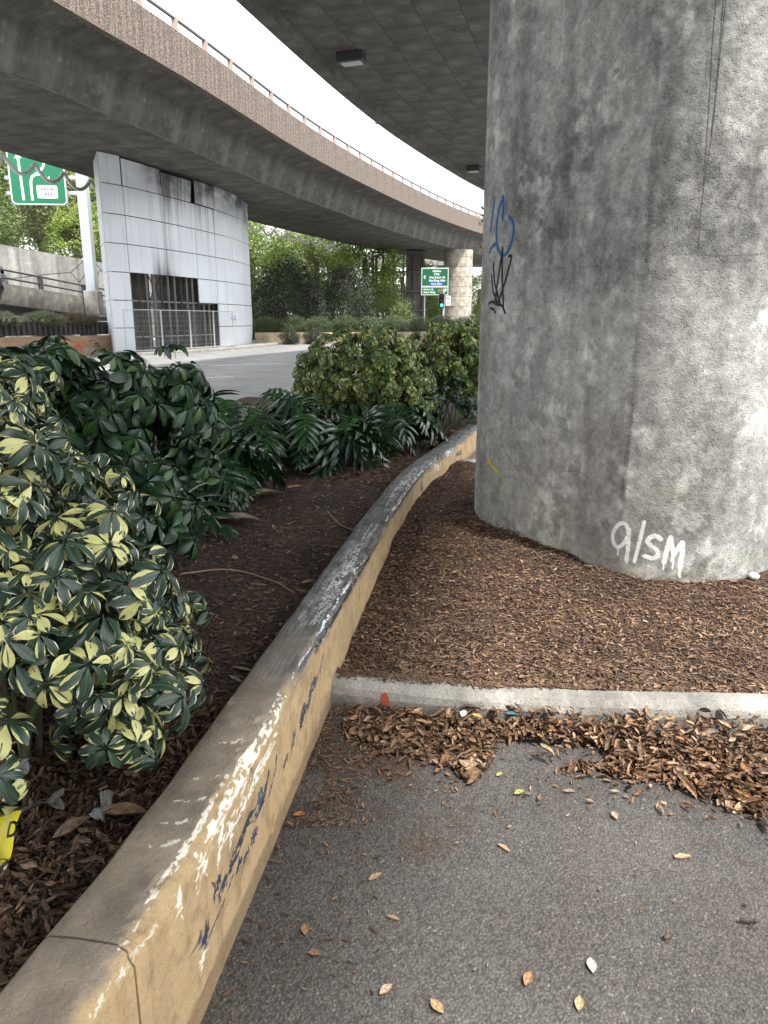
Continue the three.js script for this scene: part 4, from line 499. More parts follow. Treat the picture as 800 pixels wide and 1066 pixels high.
const variegated = canvasTex(1024, 256, (u, v) => { // eight leaflet patterns: green hearts with cream margins to nearly all cream
  const c = Math.min(7, Math.floor(u * 8)), x = (u * 8 - c - 0.5) * 2, n = fbm(x * 2 + c * 9, v * 3.5, 5, 3), st = fbm(x * 7 + c * 5, v * 1.6, 8, 3), f = vn(u * 500, v * 120, 9);
  const edge = [0.72, 0.60, 0.82, 0.45, 0.66, -0.2, 1.6, 0.15][c] + (n - 0.5) * [0.5, 0.8, 0.35, 0.9, 0.6, 1.2, 0.1, 1.2][c] + (st - 0.5) * 0.5;
  const cream = sstep(edge - 0.05, edge + 0.05, Math.abs(x)), mid = Math.exp(-x * x / 0.003), tip = v > 0.93 ? 0.3 : 0;
  const mottle = sstep(0.45, 0.62, st) * 0.6; let gr = [lerp(0.14, 0.28, mottle), lerp(0.215, 0.36, mottle), lerp(0.16, 0.285, mottle)], k = 0.9 + f * 0.2; gr = gr.map((q) => q * k + mid * 0.07);
  const yl = [0.82, 0.815, 0.54].map((q, i) => q * (0.88 + n * 0.2) + (c === 1 || c === 4 ? [0.05, 0.05, 0.2][i] : 0)); return gr.map((q, i) => lerp(q, yl[i], Math.max(cream, tip * 0.5))).map((q, i) => lerp(q, [0.36, 0.24, 0.12][i], (c === 3 || c === 5 || c === 0) ? sstep(0.9, 0.97, v + (n - 0.5) * 0.25) * 0.8 : 0));
});
const greenLeaf = canvasTex(512, 256, (u, v) => { const c = Math.min(3, Math.floor(u * 4)), x = (u * 4 - c - 0.5) * 2, n = fbm(x * 3 + c * 5, v * 4, 4, 3), mid = Math.exp(-x * x / 0.004), vein = Math.max(0, Math.sin((v * 14 - Math.abs(x) * 3) * 3.1)) ** 6 * 0.03; const g = [[0.135, 0.23, 0.135], [0.165, 0.28, 0.145], [0.11, 0.2, 0.13], [0.22, 0.34, 0.15]][c]; return g.map((q) => q * (0.8 + n * 0.4) + mid * 0.1 + vein); });
const hedgeLeaf = canvasTex(512, 128, (u, v) => { const c = Math.min(3, Math.floor(u * 4)), x = (u * 4 - c - 0.5) * 2, n = fbm(x * 3 + c * 5, v * 4, 14, 3), e = [0.45, 0.75, 0.15, 0.95][c] + (n - 0.5) * 0.9, cr = sstep(e - 0.06, e + 0.06, Math.abs(x)); const g = [0.23, 0.34, 0.15].map((q) => q * (0.8 + n * 0.4)), y = [0.70, 0.70, 0.36]; return g.map((q, i) => lerp(q, y[i], cr)); });
const leafMat = (map, rough = 0.42) => new THREE.MeshPhysicalMaterial({ map, roughness: rough, transmission: 0.12, thickness: 0, side: THREE.DoubleSide, specularIntensity: 0.9 });
const variegatedMat = leafMat(variegated, 0.34), greenMat = leafMat(greenLeaf, 0.34), hedgeMat = leafMat(hedgeLeaf, 0.5), stemMat = std(C(0.12, 0.10, 0.06), 0.9), greenStem = std(C(0.13, 0.17, 0.06), 0.6);
const pickFrom = (w) => (r) => { let t = r() * w.reduce((a, b) => a + b), i = 0; while ((t -= w[i]) > 0) i++; return Math.min(i, w.length - 1); };
const varLeaves = []; for (let k = 0; k < 12; k++) varLeaves.push(palmate(100 + k, 7 + k % 3, 0.104, CELLS, pickFrom(k % 4 === 3 ? [1, 1, 0.5, 2, 1, 2.6, 0.2, 2.4] : k % 4 === 1 ? [1, 1, 2, 0.6, 1, 0.3, 3, 0.3] : [3, 3, 2, 2, 2, 1, 1.4, 1.2]), 0.13));
const grnLeaves = []; for (let k = 0; k < 6; k++) grnLeaves.push(palmate(200 + k, 7 + k % 3, 0.15, 4, pickFrom([3, 2, 2, 0.6]), 0.15));
const hdgLeaves = []; for (let k = 0; k < 6; k++) hdgLeaves.push(palmate(300 + k, 7, 0.10, 4, pickFrom([2, 2, 1.3, 1.6]), 0.09));
function mergeAt(list) { // [geometry, matrix] -> one geometry, fast
  let n = 0; for (const [g] of list) n += g.attributes.position.count; const P = new Float32Array(n * 3), N = new Float32Array(n * 3), U = new Float32Array(n * 2); let o = 0; const v = V(0, 0, 0), nm = new THREE.Matrix3();
  for (const [g, m] of list) { nm.getNormalMatrix(m); const p = g.attributes.position, q = g.attributes.normal, u = g.attributes.uv; for (let i = 0; i < p.count; i++, o++) { v.fromBufferAttribute(p, i).applyMatrix4(m); P[o * 3] = v.x; P[o * 3 + 1] = v.y; P[o * 3 + 2] = v.z; v.fromBufferAttribute(q, i).applyMatrix3(nm).normalize(); N[o * 3] = v.x; N[o * 3 + 1] = v.y; N[o * 3 + 2] = v.z; U[o * 2] = u.getX(i); U[o * 2 + 1] = u.getY(i); } }
  const g = new THREE.BufferGeometry(); g.setAttribute('position', new THREE.BufferAttribute(P, 3)); g.setAttribute('normal', new THREE.BufferAttribute(N, 3)); g.setAttribute('uv', new THREE.BufferAttribute(U, 2)); return g;
}
const EYE = V(0, 1.6, 0), UPV = V(0, 1, 0);
function bush(name, label, category, base, blobs0, n, leaves, mat, seed, o = {}) {
  const rb = rng(seed * 7 + 1), blobs = [...blobs0]; // uneven outline: small shoots of growth standing out of the main masses
  if (!o.plain) for (const b of blobs0) for (let k = 0; k < 6; k++) { const a = rb() * 6.283, e = rb() * 1.5 - 0.35, q = 0.95 + rb() * 0.25, f = 0.26 + rb() * 0.2; blobs.push({ c: [b.c[0] + Math.cos(a) * Math.cos(e) * b.r[0] * q, b.c[1] + Math.sin(e) * b.r[1] * q, b.c[2] + Math.sin(a) * Math.cos(e) * b.r[2] * q], r: b.r.map((x) => x * f) }); }
  const r = rng(seed), g = thing(name, label, category, base, o.group), B = V(...base), all = [], tips = [];
  const vol = blobs.map((b) => b.r[0] * b.r[1] + b.r[2] * b.r[1] + b.r[0] * b.r[2]), tot = vol.reduce((a, b) => a + b);
  let guard = 0; while (tips.length < n && guard++ < n * 30) {
    let t = r() * tot, bi = 0; while ((t -= vol[bi]) > 0 && bi < blobs.length - 1) bi++; const b = blobs[bi];
    const d = V(r() * 2 - 1, r() * 2 - 1, r() * 2 - 1); if (d.length() > 1 || d.length() < 0.05) continue; d.normalize(); if (d.y < -0.55) continue;
    const k = 0.45 + 0.62 * Math.pow(r(), 0.6), p = V(b.c[0] + d.x * b.r[0] * k, b.c[1] + d.y * b.r[1] * k, b.c[2] + d.z * b.r[2] * k); if (p.y < B.y + 0.05) continue;
    if (blobs.some((q, i) => i !== bi && Math.hypot((p.x - q.c[0]) / q.r[0], (p.y - q.c[1]) / q.r[1], (p.z - q.c[2]) / q.r[2]) < 0.55)) continue;
    if (o.keep && !o.keep(p)) continue;
    const out = V(d.x / b.r[0], d.y / b.r[1], d.z / b.r[2]).normalize(); tips.push({ p, out });
    const ax = out.clone().multiplyScalar(0.75).addScaledVector(UPV, 0.55).add(V(r() - 0.5, r() - 0.5, r() - 0.5).multiplyScalar(0.6)).normalize(), m = o.per || 5;
    for (let j = 0; j < m; j++) {
      const a = j * 2.4 + r(), side = V(Math.cos(a), 0, Math.sin(a)).applyQuaternion(new THREE.Quaternion().setFromUnitVectors(UPV, ax)), pd = ax.clone().multiplyScalar(0.35 + r() * 0.7).addScaledVector(side, 0.8).normalize();
      const len = (o.pet || 0.13) * (0.7 + r() * 0.6), hub = p.clone().addScaledVector(pd, len), nor = pd.clone().multiplyScalar(0.75).addScaledVector(UPV, 0.35).addScaledVector(out, 0.35).normalize();
      const q = new THREE.Quaternion().setFromUnitVectors(UPV, nor).multiply(new THREE.Quaternion().setFromAxisAngle(UPV, r() * 6.283)), s = (o.scale || 1) * (0.5 + 0.6 * r() * (0.4 + r() * 0.6) + 0.15 * r()), M = new THREE.Matrix4().compose(hub.clone().sub(B), q, V(s, s, s));
      const face = out.dot(EYE.clone().sub(hub).normalize()), dist = hub.distanceTo(EYE); all.push({ geo: leaves[Math.floor(r() * leaves.length)], M, hub, q, s, score: dist * (1.25 - 0.5 * face) });
    }
  }
  all.sort((a, b) => a.score - b.score); const ind = o.single ?? 300;
  all.slice(0, ind).forEach((l) => { const m = part('leaf', l.geo, mat, g); m.position.copy(l.hub).sub(B); m.quaternion.copy(l.q); m.scale.setScalar(l.s); });
  if (all.length > ind) part('foliage', mergeAt(all.slice(ind).map((l) => [l.geo, l.M])), mat, g).userData.kind = 'stuff';
  const ns = o.stems ?? 10; for (let k = 0; k < ns; k++) { const t = tips[Math.floor(r() * tips.length)].p.clone().sub(B), a = V((r() - 0.5) * 0.15, -0.08, (r() - 0.5) * 0.15); part('stem', tube([a, V(t.x * 0.35 + (r() - 0.5) * 0.08, t.y * 0.5, t.z * 0.35), t], 0.007 + r() * 0.006, 8, 5), k % 3 ? stemMat : greenStem, g); }
  return g;
}
// near bed, left: variegated umbrella bushes, then a plain green one
bush('umbrella_bush', 'cream-edged umbrella bush lowest at the low wall in the near corner', 'bush', [-1.15, 0.2, -2.05], [{ c: [-1.08, 0.55, -2.0], r: [0.42, 0.33, 0.42] }, { c: [-0.86, 0.5, -2.25], r: [0.22, 0.2, 0.25] }, { c: [-1.06, 0.66, -1.9], r: [0.24, 0.22, 0.2] }, { c: [-1.4, 0.8, -2.2], r: [0.4, 0.4, 0.4] }], 175, varLeaves, variegatedMat, 11, { group: 'umbrella bushes in the near bed', scale: 0.86, keep: (p) => p.x < -0.68 + (-p.z - 1.5) * 0.2 && p.y > 0.44 - 0.9 * Math.max(0, -p.z - 1.95) });
bush('umbrella_bush', 'taller yellow-cream umbrella bush at the left edge before the road', 'bush', [-1.75, 0.2, -2.5], [{ c: [-1.52, 1.1, -2.5], r: [0.36, 0.44, 0.4] }, { c: [-1.9, 1.2, -2.6], r: [0.5, 0.45, 0.5] }, { c: [-1.45, 0.75, -2.55], r: [0.36, 0.35, 0.35] }], 210, varLeaves, variegatedMat, 12, { group: 'umbrella bushes in the near bed', scale: 0.86, keep: (p) => p.y < 1.36 });
bush('umbrella_bush', 'plain dark-leaved umbrella bush topping the left edge behind the yellow-cream bush', 'bush', [-2.35, 0.2, -3.3], [{ c: [-2.1, 1.3, -3.1], r: [0.6, 0.5, 0.5] }, { c: [-2.5, 0.8, -3.4], r: [0.6, 0.6, 0.5] }], 110, grnLeaves, greenMat, 13, { group: 'umbrella bushes in the near bed', scale: 0.9, keep: (p) => p.y < 1.4 });
bush('umbrella_bush', 'dark glossy green umbrella bush in the middle of the left bed', 'bush', [-1.62, 0.2, -4.2], [{ c: [-1.5, 0.87, -4.15], r: [0.5, 0.48, 0.5] }, { c: [-1.85, 0.75, -3.9], r: [0.5, 0.5, 0.5] }, { c: [-1.5, 0.42, -4.0], r: [0.36, 0.26, 0.35] }, { c: [-1.55, 0.45, -3.25], r: [0.4, 0.3, 0.35] }], 210, grnLeaves, greenMat, 14, { group: 'umbrella bushes in the near bed', per: 5, scale: 0.9 });
// hedge of variegated shrubs at the far end of the bed
const hg = 'clipped variegated shrubs at the far end of the bed';
bush('hedge_shrub', 'broad yellow-green variegated hedge shrub left of the dark gap', 'shrub', [-0.35, 0.2, -9.4], [{ c: [-0.3, 0.95, -9.2], r: [0.75, 0.55, 0.7] }, { c: [0.1, 0.7, -8.9], r: [0.5, 0.55, 0.5] }, { c: [-0.6, 0.7, -9.6], r: [0.5, 0.6, 0.7] }], 480, hdgLeaves, hedgeMat, 21, { group: hg, plain: 1, per: 5, pet: 0.08 });
bush('hedge_shrub', 'yellow-green variegated hedge shrub right of the dark gap by the pillar', 'shrub', [1.0, 0.2, -10.2], [{ c: [0.95, 0.95, -10.2], r: [0.7, 0.6, 0.6] }, { c: [1.35, 0.85, -10.4], r: [0.6, 0.65, 0.6] }], 440, hdgLeaves, hedgeMat, 22, { group: hg, plain: 1, per: 5, pet: 0.08 });
bush('hedge_shrub', 'low dark green shrub at the foot of the hedge near the wall bend', 'shrub', [0.75, 0.2, -9.2], [{ c: [0.72, 0.5, -9.25], r: [0.4, 0.34, 0.35] }, { c: [0.4, 0.42, -8.9], r: [0.28, 0.22, 0.25] }], 55, grnLeaves, greenMat, 23, { group: hg, per: 5, scale: 0.62, pet: 0.08 });
// split-leaf philodendrons
function lobedLeaf(seed) {
  const r = rng(seed), gs = [], L = 0.40 + r() * 0.12, n = 6 + seed % 3, sag = 0.08 + r() * 0.25; const strip = (a, dir, len, w, droop) => { const pos = [], uv = [], idx = [], m = 4, nx = V(-dir.z, 0, dir.x); for (let i = 0; i <= m; i++) { const t = i / m, p = a.clone().addScaledVector(dir, len * t); p.y += 0.05 * len * Math.sin(t * 2) - droop * len * t * t; const ww = w * [0.75, 1, 0.95, 0.75, 0.12][i]; for (const k of [-1, 0, 1]) { const q = p.clone().addScaledVector(nx, k * ww / 2); pos.push(q.x, q.y - (k ? 0 : 0.12 * ww), q.z); uv.push(0.125 + (seed % 3) * 0.25 + k * 0.11, 0.05 + t * 0.9); } } for (let i = 0; i < m; i++) for (let k = 0; k < 2; k++) { const A = i * 3 + k, B = A + 3; idx.push(A, B, A + 1, B, B + 1, A + 1); } return meshFrom(pos, uv, idx); };
  const mid = (t) => V(0, 0.05 * Math.sin(t * 2.6) - sag * t * t, L * t);
  for (const sd of [-1, 1]) for (let k = 0; k < n; k++) { const t = (k + 0.3) / n, a = lerp(1.95, 0.35, Math.pow(t, 0.8)), len = (0.12 + 0.15 * Math.sin(Math.PI * Math.min(1, t * 0.9 + 0.18))) * (0.75 + r() * 0.5); gs.push(strip(mid(t), V(sd * Math.sin(a + (r() - 0.5) * 0.2), (r() - 0.5) * 0.3, Math.cos(a)), len, 0.056, 0.35 + r() * 0.4)); }
  gs.push(strip(mid(0.9), V(0, -0.2, 1).normalize(), 0.14, 0.045, 0.3)); const c = []; { const pos = [], uv = [], idx = []; for (let i = 0; i <= 6; i++) { const p = mid(i / 6), w = 0.035 * (1.1 - i / 6); for (const k of [-1, 0, 1]) { pos.push(p.x + k * w, p.y - (k ? 0 : 0.008), p.z); uv.push(0.375 + k * 0.1, 0.5); } } for (let i = 0; i < 6; i++) for (let k = 0; k < 2; k++) { const A = i * 3 + k, B = A + 3; idx.push(A, B, A + 1, B, B + 1, A + 1); } gs.push(meshFrom(pos, uv, idx)); } return merge(gs);
}
const lobed = [1, 2, 3, 4, 5, 6, 7, 8, 9].map((k) => lobedLeaf(400 + k)), lobedMat = leafMat(greenLeaf, 0.27), petioleMat = std(C(0.12, 0.17, 0.06), 0.5);
function philodendron(label, x, z, n, size, hgt, seed) {
  const r = rng(seed), y0 = soilY(x, z), g = thing('split_leaf_plant', label, 'plant', [x, y0, z], 'split-leaf plants in the bed');
  for (let k = 0; k < n; k++) {
    const a = k * 2.4 + r() * 0.6, lean = lerp(0.25, 1.25, Math.pow((k + r()) / n, 0.7)), len = hgt * (0.65 + r() * 0.5), tip = V(Math.cos(a) * Math.sin(lean) * len, Math.max(0.08, Math.cos(lean * 0.85) * len), Math.sin(a) * Math.sin(lean) * len), s = size * (0.5 + r() * 0.65);
    const fw = V(Math.cos(a), -0.15 - lean * 0.45, Math.sin(a)).normalize(), rt = V(0, 1, 0).cross(fw).normalize(), up = fw.clone().cross(rt), q = new THREE.Quaternion().setFromRotationMatrix(new THREE.Matrix4().makeBasis(rt, up, fw)); q.multiply(new THREE.Quaternion().setFromAxisAngle(V(0, 0, 1), (r() - 0.5) * 1.3)).multiply(new THREE.Quaternion().setFromAxisAngle(V(1, 0, 0), (r() - 0.5) * 0.7));
    const l = part('leaf', lobed[(k * 5 + seed) % 9], lobedMat, g); l.position.copy(tip); l.quaternion.copy(q); l.scale.setScalar(s);
    const b = V((r() - 0.5) * 0.08, -0.04, (r() - 0.5) * 0.08), pg = tube([b, V(tip.x * 0.3, tip.y * 0.6, tip.z * 0.3), tip], 0.009, 8, 5); pg.applyMatrix4(new THREE.Matrix4().compose(tip, q, V(s, s, s)).invert()); part('petiole', pg, petioleMat, l);
  }
  part('crown_stem', bar(V(0, -0.05, 0), V(0, 0.12, 0), 0.05, 7, 0.035), stemMat, g); return g;
}
philodendron('split-leaf plant with splayed stalks nearest the bare soil', -0.8, -7.2, 42, 0.95, 0.6, 31);
philodendron('split-leaf plant between the dark bush and the splayed-stalk plant', -1.5, -5.7, 44, 0.9, 0.5, 32);
philodendron('split-leaf plant tucked low at the foot of the dark bush', -1.6, -4.9, 32, 0.8, 0.34, 33);
philodendron('split-leaf plant tallest against the road left of the hedge', -1.5, -7.3, 40, 1.05, 0.75, 34);
philodendron('split-leaf plant drooping before the hedge beside the chip-covered soil', -0.08, -8.2, 38, 0.9, 0.55, 35);
philodendron('split-leaf plant just visible behind the dark bush beside the road', -2.5, -6.2, 34, 1.0, 0.6, 36);

// ---------------------------------------------------------------- trees and far shrubs
function crownGeo(seed, clumps, per, leaf, squash = 0.8) { // leaf-sized faces in clumps through a unit ball
  const r = rng(seed), P = [], N = [], Cc = []; const q = V(0, 0, 0);
  for (let k = 0; k < clumps; k++) {
    let d; do d = V(r() * 2 - 1, r() * 2 - 1, r() * 2 - 1); while (d.length() > 1); d.multiplyScalar(Math.pow(d.length(), -0.45)); const lump = 0.72 + 0.36 * fbm(d.x * 2 + 9, d.z * 2 + d.y * 3 + 9, seed, 2); const c = d.multiplyScalar(lump), cr = 0.12 + r() * 0.14, tone = 0.75 + r() * 0.5, warm = r();
    for (let i = 0; i < per; i++) { q.set(r() * 2 - 1, r() * 2 - 1, r() * 2 - 1); if (q.length() > 1) { i--; continue; } const p = c.clone().addScaledVector(q, cr); p.y *= squash + 0.2; const n = V(r() - 0.5, r() * 0.9, r() - 0.5).normalize(), t = V(r() - 0.5, r() - 0.5, r() - 0.5).cross(n).normalize(), b = n.clone().cross(t), L = leaf * (0.6 + r() * 0.8), w = L * 0.42;
      const A = p.clone().addScaledVector(t, -L / 2), B = p.clone().addScaledVector(b, w / 2), D = p.clone().addScaledVector(t, L / 2), E = p.clone().addScaledVector(b, -w / 2); for (const v of [A, E, B, B, E, D]) { P.push(v.x, v.y, v.z); N.push(n.x, n.y, n.z); const tt = tone * (0.8 + r() * 0.4); Cc.push(tt * (0.85 + warm * 0.35), tt, tt * (0.7 + warm * 0.3)); } }
  }
  const g = new THREE.BufferGeometry(); g.setAttribute('position', new THREE.Float32BufferAttribute(P, 3)); g.setAttribute('normal', new THREE.Float32BufferAttribute(N, 3)); g.setAttribute('color', new THREE.Float32BufferAttribute(Cc, 3)); g.setAttribute('uv', new THREE.Float32BufferAttribute(new Float32Array(P.length / 3 * 2), 2)); return g;
}
const crowns = [crownGeo(1, 240, 55, 0.07), crownGeo(2, 260, 50, 0.065), crownGeo(3, 220, 60, 0.07)], dense = [crownGeo(5, 420, 42, 0.058), crownGeo(6, 420, 42, 0.062)];
const foliage = (r, g, b) => new THREE.MeshPhysicalMaterial({ color: C(r, g, b), vertexColors: true, roughness: 0.7, transmission: 0.42, thickness: 0, side: THREE.DoubleSide });
const LIGHT = foliage(0.25, 0.34, 0.07), MID = foliage(0.15, 0.22, 0.055), GREY = foliage(0.19, 0.23, 0.11), DARK = foliage(0.03, 0.05, 0.02), HEDGE = foliage(0.075, 0.12, 0.035), bark = std(C(0.12, 0.1, 0.08), 0.95);
function tree(label, x, z, y0, h, rx, ry, mat, seed, set = crowns) {
  const r = rng(seed), t = thing('tree', label, 'tree', [x, y0, z], 'trees beyond the road'), cy = h - ry;
  part('trunk', tube([V(0, -0.2, 0), V((r() - 0.5) * 0.6, h * 0.3, 0), V((r() - 0.5) * 0.8, h * 0.7, (r() - 0.5) * 0.5)], 0.16 + h * 0.012, 10, 7), bark, t);
  for (let k = 0; k < 6; k++) { const a = r() * 6.28, b = h * (0.3 + 0.3 * r()); part('limb', bar(V(0, b, 0), V(Math.cos(a) * rx * 0.7, cy + (r() - 0.2) * ry * 0.7, Math.sin(a) * rx * 0.7), 0.1, 5, 0.03), bark, t); }
  const c = part('crown', set[seed % set.length], mat, t); c.position.y = cy; c.scale.set(rx, ry, rx); c.rotation.y = r() * 6; return t;
}
[[-34, -78, 5, 15, 5.5, 6, GREY, 'grey-green tree above the retaining wall at the left edge'], [-27.5, -80, 4.5, 14, 5, 6, LIGHT, 'light green tree right behind the BANK STREET sign'], [-22, -82, 3.5, 14, 5, 6, GREY, 'tree with pale trunk showing beside the gantry mast'], [-40, -72, 6, 13, 6, 5.5, MID, 'mid green tree farthest out beyond the left edge'], [-31, -90, 5, 20, 6, 8, MID, 'taller tree standing behind the retaining wall trees'],
  [-36, -92, 5, 20, 7, 9, LIGHT, 'broad light green tree filling the sky behind the BANK STREET sign'], [-26, -94, 4, 19, 6.5, 8.5, MID, 'broad mid green tree behind the gantry mast'], [-44, -88, 6, 18, 7, 8, GREY, 'broad grey-green tree past the left end of the retaining wall'], [-29, -76, 4.5, 8, 4, 3.4, LIGHT, 'low light green tree just over the top of the retaining wall'], [-36, -70, 5.5, 8, 4, 3.4, MID, 'low mid green tree just over the left end of the retaining wall'], [-22, -79, 3, 8, 3.6, 3.4, LIGHT, 'low light green tree over the right end of the retaining wall'],
  [-12.5, -74, 0, 11.5, 4.5, 5, LIGHT, 'bright yellow-green tree just right of the white pier'], [-7, -80, 0, 11, 4.5, 4.6, LIGHT, 'bright green tree behind the dark shrub mass'], [-2, -84, 0, 11.5, 4.2, 4.8, LIGHT, 'bright green tree left of the bare cladding frame'], [-17, -88, 0, 14, 5, 6, MID, 'mid green tree partly hidden by the white pier'], [-9, -96, 0, 15, 6, 6.5, GREY, 'pale tree filling the gap under the viaduct'], [2.5, -100, 0, 10, 5, 4.5, MID, 'tree seen through the bare cladding frame'], [7, -108, 0, 7, 3.4, 3, LIGHT, 'small yellow-green tree below the direction sign'], [13, -104, 0, 8, 4, 3.4, LIGHT, 'light green tree right of the round pier']].forEach(([x, z, y, h, rx, ry, m, l], k) => tree(l, x, z, y, h, rx, ry, m, 500 + k));
function farShrub(label, x, y, z, rx, ry, rz, mat, seed, group) { const t = thing('far_shrub', label, 'shrub', [x, y, z], group), c = part('foliage', dense[seed % 2], mat, t); c.position.y = ry * 0.85; c.scale.set(rx, ry, rz); c.rotation.y = seed; for (let k = 0; k < 4; k++) part('stem', bar(V(0, -0.2, 0), V((k - 1.5) * rx * 0.3, ry, 0), 0.06, 5), bark, t); return t; }
farShrub('big dark rounded shrub right of the white pier', -7.3, 0, -59, 3.4, 3.3, 3, DARK, 1, 'dark shrubs beyond the road');
[[-11.5, -66, 3.2, 2.6, 'green understory shrub just behind the right end of the white pier'], [-8.5, -70, 3.4, 2.8, 'green understory shrub behind the big dark shrub'], [-4.2, -70, 3.2, 3.0, 'green understory shrub between the big dark shrub and the frame'], [-0.2, -76, 3.2, 2.8, 'green understory shrub left behind the bare cladding frame'], [3.2, -96, 3.5, 3.0, 'green understory shrub seen through the bare cladding frame'], [7.4, -98, 2.6, 2.2, 'yellowish shrub between the dark pier and the round pier'], [-14.5, -72, 3.2, 3, 'green understory shrub hidden mostly by the white pier']].forEach(([x, z, rx, ry, l], k) => farShrub(l, x, -0.1, z, rx, ry, rx * 0.8, k === 5 ? LIGHT : MID, k, 'understory shrubs beyond the road')); farShrub('dark shrub leaning on the bare cladding frame', -3.0, 0, -62, 2.6, 3.4, 2.4, DARK, 2, 'dark shrubs beyond the road');
{ // clipped hedge in a low tan planter beyond the road
  const P = new Path([[-8.9, -52.5], [-4, -54], [3, -56.5], [11, -60]]); const w = single('hedge_planter_wall', 'low tan planter wall holding the clipped hedge beyond the road', 'wall', sweep(P, 0, P.L, 1, [[0.3, 0.75], [0, 0.75], [0, -0.1], [0.3, -0.1]].reverse()), concrete(C(1.1, 0.9, 0.68), 3));
  for (let k = 0; k < 11; k++) { const q = P.off(0.9 + k * 1.95, 1.2, 0.3); farShrub(['clipped hedge clump nearest the white pier', 'second hedge clump from the white pier', 'third hedge clump from the white pier', 'fourth hedge clump from the white pier', 'fifth hedge clump from the white pier', 'sixth hedge clump from the white pier', 'seventh hedge clump from the white pier', 'eighth hedge clump from the white pier', 'ninth hedge clump from the white pier', 'tenth hedge clump from the white pier', 'last hedge clump of the row, farthest from the white pier'][k], q.x, q.y, q.z, 1.35, 0.9, 1.1, HEDGE, k, 'clipped hedge clumps beyond the road'); }
  for (const [px, pz, l] of [[-6.5, -52.3, 'loose shrub spilling over the tan hedge planter near the pier'], [-4.9, -52.9, 'loose shrub spilling over the tan hedge planter farther along']]) farShrub(l, px, -0.05, pz, 0.8, 0.6, 0.6, DARK, 3, 'loose shrubs at the planter foot');
  // trailing plants over the slatted planter
  const T = new Path([[-20, -28.5], [-17, -32.5], [-14.8, -36], [-13.3, -38.9]]); ['trailing plant at the left end of the slatted planter', 'trailing plant second along the slatted planter', 'trailing plant third along the slatted planter', 'trailing plant fourth along the slatted planter', 'brownish trailing plant on the slatted planter next to the fence'].forEach((l, k) => { const q = T.off(2.4 + k * 2.0, 1.0, 1.25); farShrub(l, q.x, q.y, q.z, 1.25, 0.42, 0.75, k === 4 ? foliage(0.16, 0.11, 0.05) : GREY, k, 'trailing plants on the slatted planter'); });
}
{ // ivy-hung tree just left of the pillar, and shrubs below it
  const t = tree('dark ivy-covered tree showing past the left side of the pillar', 4.9, -24.5, 0, 6.2, 1.9, 2.4, DARK, 521); t.userData.group = undefined; delete t.userData.group;
  farShrub('dark bush under the ivy tree beside the pillar', 3.5, 0, -20, 1.3, 1.1, 1, MID, 4, 'bushes past the hedge'); farShrub('bush in the gap behind the right hedge shrub', 2.3, 0, -16, 1.2, 0.95, 1, MID, 5, 'bushes past the hedge');
}

// ---------------------------------------------------------------- mulch, chips, litter
const dryMap = dataTex(64, 32, (u, v) => { const x = Math.abs(v - 0.5) * 2, n = fbm(u * 8, v * 6, 3, 3), mid = Math.exp(-x * x / 0.01), vein = Math.max(0, Math.sin((u * 9 - x * 2.2) * 6.28)) ** 8; const t = 0.78 + (n - 0.5) * 0.5 + mid * 0.14 - vein * 0.1; return [t, t * 0.97, t * 0.94]; });
function slivers(name, label, n, seed, place, cols, geo, size, flat = 0.25) {
  const r = rng(seed), m = new THREE.InstancedMesh(geo, std(0xffffff, 0.8, { map: dryMap, side: THREE.DoubleSide }), n), M = new THREE.Matrix4(), q = new THREE.Quaternion(), e = new THREE.Euler(); let k = 0, guard = 0;
  while (k < n && guard++ < n * 20) { const p = place(r); if (!p) continue; e.set((r() - 0.5) * flat * 2, r() * 6.283, (r() - 0.5) * flat * 2, 'YXZ'); const s = size * (0.45 + r() * r() * 1.4); M.compose(p, q.setFromEuler(e), V(s * (0.7 + r() * 0.8), s * (0.6 + r() * 0.7), s * (0.6 + r() * 0.8))); m.setMatrixAt(k, M); const c = cols[Math.floor(r() * cols.length)], t = (0.6 + r() * 0.7) * (0.7 + 0.6 * fbm(p.x * 2.2 + 30, p.z * 2.2 + 60, 19, 3)); m.setColorAt(k, C(c[0] * t, c[1] * t, c[2] * t)); k++; }
  m.count = k; m.name = name; m.castShadow = m.receiveShadow = true; m.userData = { kind: 'stuff', label, category: name.replace(/_/g, ' ') }; scene.add(m); return m;
}
const chipGeo = (() => { const g = new THREE.BoxGeometry(1, 0.16, 0.3, 2, 1, 1), p = g.attributes.position; for (let i = 0; i < p.count; i++) { const x = p.getX(i); if (Math.abs(x) > 0.4) { p.setZ(i, p.getZ(i) * 0.45 + 0.04); p.setY(i, p.getY(i) * 0.5 + 0.03); } else p.setZ(i, p.getZ(i) * 1.1 - 0.03); } g.computeVertexNormals(); return g; })();
function curlLeaf(curl, L = 1, W = 0.42, twist = 0) { const pos = [], uv = [], idx = [], n = 6; const pr = [0.05, 0.58, 0.88, 1, 0.9, 0.6, 0.03]; for (let i = 0; i <= n; i++) { const t = i / n, w = W / 2 * pr[i], a = curl * (t - 0.5) * 1.3; for (const k of [-1, -0.4, 0.4, 1]) { const z = k * w, lift = curl * 0.9 * (k * k) * w + 0.1 * L * curl * Math.cos((t - 0.5) * 3), c = Math.cos(twist * (t - 0.5)), s = Math.sin(twist * (t - 0.5)); pos.push(L * (t - 0.5) * (1 - 0.12 * curl), lift * c + z * s + L * 0.16 * curl * (t - 0.5) * (t - 0.5) * 4, z * c - lift * s); uv.push(t, k * 0.5 + 0.5); } } for (let i = 0; i < n; i++) for (let k = 0; k < 3; k++) { const A = i * 4 + k, B = A + 4; idx.push(A, A + 1, B, B, A + 1, B + 1); } return meshFrom(pos, uv, idx); }
